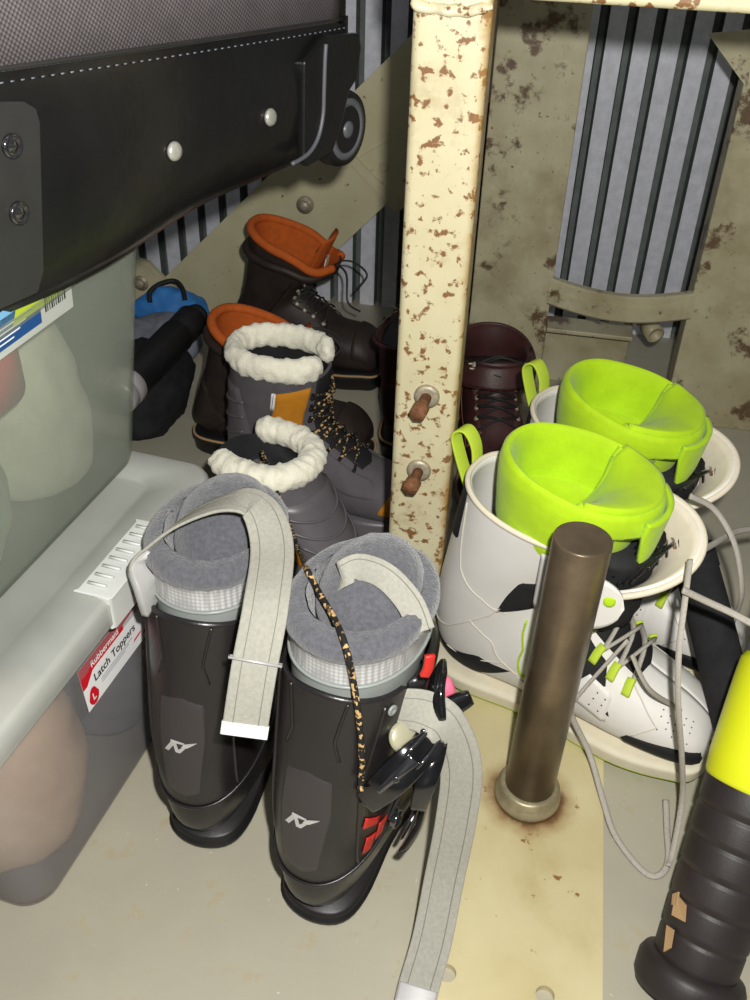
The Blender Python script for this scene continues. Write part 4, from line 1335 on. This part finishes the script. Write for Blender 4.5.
    for s in ss:
        for sg in (1, -1):
            a = S(s, sg * .64, .003); nn = (S(s, sg * .64, .01) - S(s, sg * .64)).normalized()
            hk.append(lathe([(.0042, 0), (.0042, .002), (.002, .003)], 10, a, zrot(nn)))
            if s > .7: hk.append(tube([a, a + nn * .006, a + nn * .005 + V((0, .006 * sg, 0))], .0016, 6, 8))
    a = S(.92, .3, .012)
    if padded: lc_ += [tube([a, a + V((.03, -.02, -.01)), a + V((.04, -.045, -.05)), a + V((.06, -.035, -.07))], .0019, 6, 20), tube([a, a + V((.03, .02, -.004)), a + V((.055, .03, -.03)), a + V((.04, .0, -.05))], .0019, 6, 20)]
    mk('lace', join(*lc_), MT['cord'] if not padded else MT['tarplt'], t)
    for q in hk: mk('eyelet', q, MT['washer'], t)
    if loop:
        q = up_(1, PI)
        mk('pull_loop', ribbon([q + V((-.006, 0, -.03)), q + V((-.012, 0, .0)), q + V((-.016, 0, .02)), q + V((-.006, 0, .032)), q + V((.005, 0, .018)), q + V((.003, 0, -.02))], [V((0, 1, 0))] * 6, .018, .0025, 30), loop, t)
    return t


work_boot('work_boot', 'dark leather work boot with orange lining farthest back, below the brace bolt', (-.278, 1.60, 0), (.97, -.22), .245, MT['brown'], MT['liningor'], 'pair of orange lined work boots', tagm=True, lean=.05)
work_boot('work_boot', 'dark leather work boot with orange lining behind the upright fleece boot', (-.292, 1.320, 0), (.96, -.25), .205, MT['brown'], MT['liningor'], 'pair of orange lined work boots', lean=.04)
work_boot('leather_boot', 'oxblood leather boot with a green label between the post and the lime boots', (.170, 1.378, 0), (.04, -1), .185, MT['maroon'], MT['maroon'], 'pair of oxblood leather boots', tagm=True, padded=False)
work_boot('leather_boot', 'oxblood leather boot half hidden behind the rusty post, brown pull loop showing', (.040, 1.275, 0), (.14, .99), .18, MT['maroon'], MT['maroon'], 'pair of oxblood leather boots', loop=MT['pinkbrown'], padded=False)


# ------------------------------------------------------------------ white snowboard boots with lime liners
SROWS = [(0, (.328, .045), (.328, .056), .014), (.05, (.32, .024), (.316, .078), .036), (.14, (.293, .020), (.288, .098), .049), (.27, (.235, .020), (.243, .118), .054), (.39, (.175, .020), (.214, .142), .051),
         (.5, (.10, .020), (.19, .17), .049), (.59, (.03, .020), (.178, .198), .049), (.66, (.0, .052), (.174, .222), .05), (.76, (-.006, .12), (.174, .235), .055), (.88, (.004, .20), (.184, .255), .062), (1, (.018, .290), (.200, .274), .068)]


def snow_boot(label, heel, d, front):
    t = thing('snowboard_boot', label, 'snowboard boot', heel, d, 'pair of white snowboard boots')
    S = Boot(SROWS, .9)
    ol = [v + V((-.004, 0, 0)) for v in foot_outline(.335, .043, .0525, .7)]
    def dz(x): return .012 * max(0, (x - .27) / .06) ** 2
    mk('sole', slab(ol, [(0, -.004, 1), (.003, 0, 1), (.006, .0012, 0), (.015, .0012, 0), (.018, .002, 0), (.021, .001, 0), (.024, -.006, 0)], dz), [MT['sole'], MT['limetab']], t)
    # shell: open at the front above the instep
    def a0(s):
        k = max(0, min(1, (s - .56) / .16)); v = .84 * k * k * (3 - 2 * k)
        if s > .9: v += .55 * (1 - math.sqrt(max(0, 1 - ((s - .9) / .1) ** 2)))
        return v
    def shell(s, a):
        o = a0(s); q = S(s, o + (2 * PI - 2 * o) * a / (2 * PI))
        aa = o + (2 * PI - 2 * o) * a / (2 * PI); fr = abs((aa + PI) % (2 * PI) - PI)
        q.z += max(0, (s - .75) / .25) * (-.006 * max(0, min(1, (2.75 - fr) / 1.2)))
        return q
    g = grid(shell, 60, 64, 0, 1, closed=False, cap0=False)
    mk('shell', g, MT['white'], t, solid=.0045, off=-1)
    rim = [shell(.57 + .43 * i / 20, 0) for i in range(21)] + [shell(1, 2 * PI * i / 60) for i in range(1, 60)] + [shell(1 - .43 * i / 20, 2 * PI) for i in range(21)]
    mk('shell_binding', tube(rim, .0032, 8), MT['cream'], t)
    # panels and stitching on both sides
    for sg in (1, -1):
        def A(x): return sg * x
        mk('black_panel', patch(S, *quad((.70, A(1.62)), (.66, A(1.18)), (.80, A(1.02)), (.83, A(1.42))), 8, .0022), MT['blk'], t)['label'] = 'black suede side panel'
        mk('black_panel', patch(S, [(.30, A(1.62)), (.35, A(1.2)), (.40, A(.72))], [(.40, A(.72)), (.47, A(.7)), (.56, A(.62))], [(.47, A(1.62)), (.52, A(1.2)), (.56, A(.62))], [(.30, A(1.62)), (.38, A(1.65)), (.47, A(1.62))], 12, .0016), MT['blk'], t)['label'] = 'black suede instep panel'
        vq = patch(S, *quad((.31, A(1.78)), (.33, A(1.10)), (.425, A(1.10)), (.455, A(1.68))), 10, .0042)
        vp = mk('vent_panel', vq, MT['white'], t)
        dots = [lathe([(.0009, 0), (.0009, .0005)], 8, S(.345 + .03 * i, A(1.28 + .14 * j), .0042), zrot(S(.38, A(1.3), .01) - S(.38, A(1.3)))) for i in range(3) for j in range(3)]
        mk('perforations', join(*dots), MT['ink'], vp)
        mk('toe_strip', patch(S, [(.02, A(2.4)), (.15, A(2.2)), (.28, A(2.1))], [(.28, A(2.1)), (.27, A(1.9)), (.26, A(1.78))], [(.03, A(1.35)), (.14, A(1.52)), (.26, A(1.78))], [(.02, A(2.4)), (.02, A(1.9)), (.03, A(1.35))], 10, .002), MT['blk'], t)['label'] = 'black suede toe strip'
        mk('heel_strip', patch(S, *quad((.53, A(1.85)), (.585, A(PI)), (.69, A(PI)), (.60, A(1.95))), 12, .0015), MT['blk'], t)['label'] = 'black suede heel strip'
        dk = [lathe([(.0009, 0), (.0009, .0004)], 8, S(.10 + .022 * i, A(.55 + .17 * j + .05 * (i % 2)), .0004), zrot(S(.14, A(.8), .01) - S(.14, A(.8)))) for i in range(5) for j in range(5) if (i + j) % 4 != 3]
        mk('toe_perforations', join(*dk), MT['slatecloth'], t)
        st = [seam(S, [(.985, A(1.2)), (.93, A(1.1)), (.84, A(.98)), (.80, A(1.2)), (.70, A(1.62)), (.69, A(2.3)), (.72, A(PI))]), seam(S, [(.97, A(2.5)), (.85, A(2.2)), (.76, A(1.75)), (.69, A(1.5))]),
              seam(S, [(.70, A(1.9)), (.62, A(1.7)), (.52, A(1.9)), (.47, A(1.75))]), seam(S, [(.64, A(2.5)), (.6, A(2.1)), (.56, A(1.8)), (.5, A(2.0))]), seam(S, [(.24, A(1.7)), (.19, A(1.2)), (.25, A(.8)), (.30, A(.6))])]
        mk('stitching', join(*st), MT['stitch'], t)
        mk('lime_piping', seam(S, [(.45, A(1.75)), (.52, A(1.85)), (.57, A(1.5)), (.64, A(1.3))], .0013, .001, 30), MT['lime'], t)
    mk('back_collar', patch(S, [(.90, PI - .75), (.89, PI), (.90, PI + .75)], [(.90, PI + .75), (.985, PI + .6)], [(.985, PI - .6), (.985, PI), (.985, PI + .6)], [(.90, PI - .75), (.985, PI - .6)], 12, .0018), MT['blk'], t)['label'] = 'black suede back collar'
    # vamp lacing: grey tongue strip, laces, lime loops
    mk('vamp_strip', patch(S, [(.28, -.5), (.26, 0), (.28, .5)], [(.28, .5), (.5, .62), (.60, .7)], [(.60, -.7), (.60, 0), (.60, .7)], [(.28, -.5), (.5, -.62), (.60, -.7)], 16, .0025), MT['blk'], t)
    ss = [.30, .37, .44, .51, .58]
    lc_, lo = [], []
    for i in range(len(ss) - 1):
        for sg in (1, -1):
            a = S(ss[i], sg * .66, .006); b = S(ss[i + 1], -sg * .66, .006); c = S((ss[i] + ss[i + 1]) / 2, 0, .012 + .002 * sg)
            lc_.append(tube([a, c, b], .0036, 8, 8, flat=.6))
    for s in ss:
        for sg in (1, -1):
            a = S(s, sg * .95, .004); b = S(s + .01, sg * .62, .007)
            lo.append(ribbon([a, (a + b) * .5 + V((0, 0, .003)), b], [V((.8, 0, .5))] * 3, .009, .003, 6))
    mk('lace', join(*lc_), MT['lace'], t)
    for q in lo: mk('lace_loop', q, MT['limetab'], t)
    # rounded front ends of the shell, lying outside the tongue
    for sg in (1, -1):
        def cf(s, u):
            h = .034 * math.sqrt(max(0, 1 - max(0, (u - .55) / .45) ** 2))
            x = .126 + .088 * u; zc = .232 + .004 * u
            return V((x, sg * (.0665 + .009 * math.sin(PI * u) + .002), zc + h * (s * 2 - 1)))
        g = grid(cf, 12, 24, a0=0, a1=1, closed=False)
        c_ = mk('cuff_flap', g, MT['white'], t, solid=.004, off=0)
        mk('lace_hole', lathe([(.006, 0), (.006, .0012), (.003, .0016)], 16, V((.200, sg * .0745, .243)), zrot((.3, sg, .2))), MT['lime'], c_)
    # outer tongue, flaring forward, cream inside
    def tng(u, v):
        th = (u - .5) * 2 * 1.5
        rx = .040 + .047 * v ** 1.2; ry = .047 + .015 * v
        xc = .148 + .014 * v; zc = .150 + .125 * v
        lipx = .012 * max(0, v - .8) / .2
        y = ry * math.sin(th)
        return V((xc + (rx + lipx) * math.cos(th), y, zc + .50 * y * v * v - .018 * (abs(th) / 1.5) ** 2 * v))
    n1, n2 = 20, 26
    vs = [tng(j / n2, i / n1) for i in range(n1 + 1) for j in range(n2 + 1)]
    fs = [(i * (n2 + 1) + j, i * (n2 + 1) + j + 1, (i + 1) * (n2 + 1) + j + 1, (i + 1) * (n2 + 1) + j) for i in range(n1) for j in range(n2)]
    to = mk('outer_tongue', (vs, fs), [MT['white'], MT['cream']], t, recalc=False)
    s_ = to.modifiers.new('solid', 'SOLIDIFY'); s_.thickness = .006; s_.offset = 1 if False else -1; s_.material_offset = 1
    mk('tongue_binding', tube([tng(j / 40, 1) for j in range(41)], .0036, 8), MT['cream'], to)
    bp = []
    for sg in (-1, 1):
        def tb(s, a, off=0):
            q = tng(.5 + sg * a, s); c = V((.15, 0, q.z)); dd = (q - c).normalized()
            return q + dd * (off + .0005)
        bp.append(patch(tb, *quad((.38, .47), (.40, .12), (.86, .18), (.66, .49)), 10, .0012, False))
    mk('tongue_panel', join(*bp), MT['blk'], to)['label'] = 'black suede panel'
    tl = []
    q0 = tng(.54, .90); q1 = tng(.63, .90); q2 = tng(.63, .62); q3 = tng(.54, .62)
    inn = V((.15, 0, .26))
    sh = [q + (V((inn.x, 0, q.z)) - q).normalized() * .0075 for q in (q0, q1, q2, q3)]
    tb_ = mk('inner_tag', (sh, [(0, 1, 2, 3)]), MT['ink'], to, smooth=False, solid=.0008); tb_['label'] = 'black printed tag with white lines'
    ll = []
    for k in range(6):
        f = .22 + .11 * k
        a = sh[0].lerp(sh[3], f); b = sh[1].lerp(sh[2], f); dn = (V((inn.x, 0, a.z)) - a).normalized() * .0012
        ll.append(tube([a.lerp(b, .15) + dn, a.lerp(b, .8 if k % 2 else .6) + dn], .0006, 5))
    mk('tag_print', join(*ll), MT['tagwhite'], tb_)
    a = sh[0].lerp(sh[3], .10); b = sh[1].lerp(sh[2], .10); dn = (V((inn.x, 0, a.z)) - a).normalized() * .0012
    mk('tag_mark', tube([a.lerp(b, .3) + dn, a.lerp(b, .7) + dn], .0018, 6), MT['liningor'], tb_)
    # inner lacing and black lining mass between liner and tongue
    mk('inner_gaiter', jitter(grid(lambda s, a: V((.162 + (.052 + .012 * s) * math.cos(a), (.044 + .010 * s) * math.sin(a), .17 + .095 * s)), 12, 40, cap0=True, cap1=True), .004, 60, 5), MT['blk'], t)
    il = []
    for k in range(6):
        z = .250 + .004 * (k % 3); x = .190 + .006 * k
        il.append(tube([V((x - .01, -.045, z - .01)), V((x + .006, -.01, z + .012)), V((x + .01, .02, z + .008)), V((x - .01, .045, z - .004))], .0017, 6, 16))
        il.append(tube([V((x, .03 - .012 * k, z + .002)), V((x + .012, .0, z + .016)), V((x + .016, -.035 + .01 * k, z))], .0015, 6, 12))
    mk('inner_lace', join(*il), MT['blkgloss'], t)
    # lime foam liner
    LC = V((.126, -.004, 0))
    def lrim(a):
        fr = abs((a + PI) % (2 * PI) - PI)
        return .329 + .012 * math.cos(fr - PI)
    def rr_(a, k):
        return V((.083 * k * math.cos(a), .066 * k * math.sin(a), 0))
    def lbot(a):
        sa = (a + PI) % (2 * PI) - PI
        k = max(0, min(1, (sa + 1.05) / .45)) * max(0, min(1, (1.5 - sa) / .4)); return .255 + .045 * k * k * (3 - 2 * k)
    prof = [(.90, 'a', 0), (.95, 'a', .012), (1.0, 'm', .5), (1.02, 'r', -.022), (1.025, 'r', -.010), (1.0, 'r', .001), (.955, 'r', .005), (.90, 'r', .002), (.86, 'r', -.008), (.835, 'r', -.025), (.81, 'r', -.045), (.78, 'r', -.056)]
    def lf(s, a):
        x = s * (len(prof) - 1); i = min(int(x), len(prof) - 2); f = x - i
        def pz(q):
            z_ = lbot(a) + q[2] if q[1] == 'a' else ((lbot(a) + lrim(a)) * .5 if q[1] == 'm' else lrim(a) + q[2])
            return rr_(a, q[0]) + V((0, 0, z_))
        p = pz(prof[i]).lerp(pz(prof[i + 1]), f)
        p.x += .018 * max(0, (p.z - .23) / .13) * .6
        p += noise.noise_vector(p * 18) * .002
        return p + LC
    mk('liner', grid(lf, 40, 64, cap1=True), MT['lime'], t, merge=.0002)
    # liner tongue: rounded pad inside the front of the opening
    def lt(s, a):
        th = (a - .5) * 2 * 1.28
        k0 = .95; e = abs(th) / 1.28
        k1 = -.20 + 1.02 * e ** 2.2
        k = k0 + (k1 - k0) * s
        bul = math.sin(PI * s) * (1 - e ** 2)
        zz = lrim(th) + .004 - (.060 * (1 - e ** 2) + .012) * s ** 1.3 + .016 * bul
        q = rr_(th, k) + LC
        return V((q.x + .018 * max(0, (zz - .23) / .13) * .6, q.y, zz)) + noise.noise_vector(V((q.x, q.y, zz)) * 22) * .002
    n1, n2 = 22, 30
    vs = [lt(i / n1, j / n2) for i in range(n1 + 1) for j in range(n2 + 1)]
    fs = [(i * (n2 + 1) + j, i * (n2 + 1) + j + 1, (i + 1) * (n2 + 1) + j + 1, (i + 1) * (n2 + 1) + j) for i in range(n1) for j in range(n2)]
    mk('liner_tongue', (vs, fs), MT['lime'], t, solid=.011, off=0)
    edge = [lt(.25 + .75 * i / 20, 0) for i in range(21)] + [lt(1, j / 20) for j in range(1, 20)] + [lt(1 - .75 * i / 20, 1) for i in range(21)]
    mk('liner_seam', tube([p + V((-.0005, 0, .001)) for p in edge], .0058, 8), MT['lime'], t)
    # outer liner flap over the front
    def fl_(s, a):
        th = -.50 + a * 1.15
        d_ = (.008 + .052 * max(0, 1 - abs(a - .12) / (.14 if a < .12 else .9)) ** 1.0) * s
        q = rr_(th, 1.075 - .03 * s) + LC; z_ = lrim(th) - .003 - d_
        return V((q.x + .018 * max(0, (z_ - .23) / .13) * .6, q.y, z_))
    ff = grid(fl_, 14, 28, a0=0, a1=1, closed=False)
    mk('liner_flap', ff, MT['lime'], t, solid=.006, off=0)
    # pull loop at the back
    q = S(1, PI)
    mk('pull_loop', ribbon([q + V((-.004, .012, -.045)), q + V((-.022, .014, -.005)), q + V((-.030, .015, .022)), q + V((-.018, .016, .03)), q + V((-.006, .016, .012)), q + V((-.002, .014, -.02))], [V((.15, 1, 0))] * 6, .018, .002, 40), MT['limetab'], t)
    return t, S


H1 = az(440, 655, .008); H1.z = .0095
W1, S1 = snow_boot('white snowboard boot with a lime liner in front, standing on the cream plate', H1, (.875, -.484), True)
W2, S2 = snow_boot('white snowboard boot with a lime liner behind the other, nearest the corrugated wall', (.180, 1.01, .0), (.80, -.60), False)
# loose laces
def lace(parent, pts, r=.0034, n=70, nm='lace'):
    return mk(nm, tube(pts, r, 8, n, flat=.6), MT['lace'], parent, world=True)


lace(W1, [az(628, 640, .20), az(575, 700, .12), az(572, 716, .085), az(590, 755, .035), az(603, 800, .016), az(615, 835, .007), az(640, 868, .004), az(657, 876, .004), az(668, 862, .005), az(667, 830, .006), az(666, 800, .012)])
lace(W1, [az(690, 560, .30), az(685, 600, .285), az(679, 650, .25), az(678, 700, .20), az(682, 760, .12), az(682, 800, .06), az(673, 850, .012), az(668, 866, .008)])
lace(W1, [az(683, 590, .30), az(706, 601, .285), az(730, 612, .275), az(753, 624, .27)])
lace(W2, [az(690, 496, .30), az(715, 510, .28), az(735, 545, .25), az(742, 590, .2), az(736, 615, .15), az(725, 640, .10)])
lace(W2, [az(760, 528, .22), az(735, 532, .24), az(712, 545, .26), az(700, 552, .27)])
lace(W1, [az(632, 655, .19), az(650, 690, .15), az(682, 712, .10), az(712, 745, .065)], .0028)

# ------------------------------------------------------------------ black padded tube and yellow tool
ta, tb2 = az(692, 552, .195), az(742, 745, .085)
tt = thing('padded_tube', 'black padded tube slanting down behind the white snowboard boot toe', 'tube', tb2)
mk('tube', tube([ta, ta.lerp(tb2, .3) + V((0, 0, .002)), ta.lerp(tb2, .7), tb2], lambda u: .024 - .0 * u, 24, 24), MT['darkcloth'], tt, world=True)
mk('end_cap', tube([ta + (ta - tb2).normalized() * .006, ta - (ta - tb2).normalized() * .02], .0255, 24), MT['blk'], tt, world=True)

tb0 = az(693, 972, .02); tm = az(778, 728, .20)
td = (tm - tb0).normalized()
tool = thing('power_tool', 'black and acid yellow tool standing tilted on its ribbed black handle', 'tool', (tb0.x, tb0.y, 0), rot=zrot(td))
def tl_(z): return z
Lm = (tm - tb0).length
# flange, ribbed grip, yellow collar, grey body (own axis = z)
mk('flange', lathe([(.03, -.014), (.046, -.012), (.049, -.004), (.049, .012), (.046, .018), (.037, .021)], 36), MT['tool'], tool)
gp = [(.036, .018)]
z = .02
while z < Lm * .80:
    k = z / (Lm * .8); r = .037 + .008 * k
    gp += [(r, z), (r + .0002, z + .004), (r + .0006, z + .022), (r + .0004, z + .0235), (r - .0008, z + .025), (r - .0008, z + .027)]; z += .029
gp += [(.044, Lm * .82)]
mk('grip', lathe(gp, 36), MT['tool'], tool)
yl = [(.044, Lm * .80), (.0465, Lm * .82), (.048, Lm * .9), (.049, Lm * 1.2), (.0485, Lm * 1.28), (.044, Lm * 1.32)]
mk('collar', lathe(yl, 36), MT['toolyel'], tool)['label'] = 'acid yellow collar'
mk('housing', join(lathe([(.042, Lm * 1.28), (.047, Lm * 1.33), (.047, Lm * 1.65), (.04, Lm * 1.72)], 36)), MT['toolgrey'], tool)
tinv = tool.matrix_world.inverted()
def on_tool(px, py, r=.042):
    d = tinv.to_3x3() @ ray(px, py); o = tinv @ V((0, 0, CAM_H))
    a = d.x ** 2 + d.y ** 2; b = 2 * (o.x * d.x + o.y * d.y); c = o.x ** 2 + o.y ** 2 - r * r
    q = b * b - 4 * a * c
    t_ = (-b - math.sqrt(max(0, q))) / (2 * a)
    return o + d * t_
wp = [[(676, 893), (686, 905), (685, 922), (672, 915)], [(667, 925), (674, 930), (671, 948), (664, 952)], [(673, 894), (679, 892), (677, 905), (672, 905)]]
mk('worn_patch', join(*[([on_tool(*p, .0412) for p in q], [(0, 1, 2, 3)], [0]) for q in wp]), MT['tan'], tool, smooth=False, solid=.0015)

# ------------------------------------------------------------------ things behind the totes
s0, s1_ = az(117, 398, .135), az(192, 320, .155)
fl = thing('pump_cylinder', 'black cylinder with a silver band lying on dark cloth beside the clear tote', 'cylinder', (s0.x, s0.y, s0.z))
axl = (s1_ - s0); Lc = axl.length; rot = zrot(axl)
for nm, prof, mt in (('silver_band', [(.0285, .0), (.0295, .004), (.0295, .016), (.028, .018), (.0295, .02), (.0295, .038), (.028, .04)], 'silver'), ('barrel', [(.026, .035), (.028, .045), (.028, Lc * .78), (.024, Lc * .8), (.026, Lc * .82), (.027, Lc), (.02, Lc + .006)], 'black'), ('neck', [(.02, Lc), (.022, Lc + .01), (.018, Lc + .022)], 'blk')):
    mk(nm, xf(lathe(prof, 32), rot.to_4x4()), MT[mt], fl)
dc = az(150, 415, .0)
o = mk('dark_cloth', blob(.085, .12, .075, 28, .02, 14, 9), MT['darkcloth']); o.location = (dc.x - .01, dc.y + .02, 0)
tag(o, 'heap of dark cloth on the floor under the black cylinder', 'cloth')
bc = az(168, 318, .03)
bb = thing('nylon_bag', 'blue nylon bag with a black carry loop in front of the brace end', 'bag', (bc.x, bc.y + .03, 0))
mk('bag_body', blob(.075, .04, .05, 30, .014, 18, 11), MT['bluecloth'], bb)
hp = [az(150, 302, .06), az(150, 292, .075), az(160, 284, .085), az(174, 281, .087), az(182, 288, .08), az(185, 300, .065)]
mk('carry_loop', tube(hp, .005, 10, 40), MT['cord'], bb, world=True)
gc = az(160, 322, .05)
o = mk('grey_cloth', blob(.09, .06, .045, 26, .012, 18, 13), MT['slatecloth']); o.location = (gc.x, gc.y - .03, 0)
tag(o, 'flat heap of grey cloth between the blue bag and the black cylinder', 'cloth')

# ------------------------------------------------------------------ light: a camera flash just beside the lens, a dim unseen fill lamp added overhead
SC.world = bpy.data.worlds.new('world'); SC.world.use_nodes = True
SC.world.node_tree.nodes['Background'].inputs[0].default_value = (.9, .95, 1, 1)
SC.world.node_tree.nodes['Background'].inputs[1].default_value = .012


def lamp(name, typ, locv, power, size, col=(1, 1, 1)):
    l = bpy.data.lights.new(name, typ); l.energy = power; l.color = col
    if typ == 'POINT': l.shadow_soft_size = size
    o = bpy.data.objects.new(name, l); COL.objects.link(o); o.location = locv
    return o


fl_pos = V((0, 0, CAM_H)) + r2 * .045 + u2 * .055 - fwd * .005
lamp('camera_flash', 'POINT', fl_pos, 48, .012, (1, .98, .93))
lamp('overhead_fill', 'POINT', (.5, .3, 2.1), 2.5, .12, (1, .96, .88))
vs_ = SC.view_settings
SC.display_settings.display_device = 'sRGB'
vs_.view_transform = 'Standard'; vs_.look = 'None'; vs_.gamma = 1; vs_.exposure = 0
vs_.use_curve_mapping = False
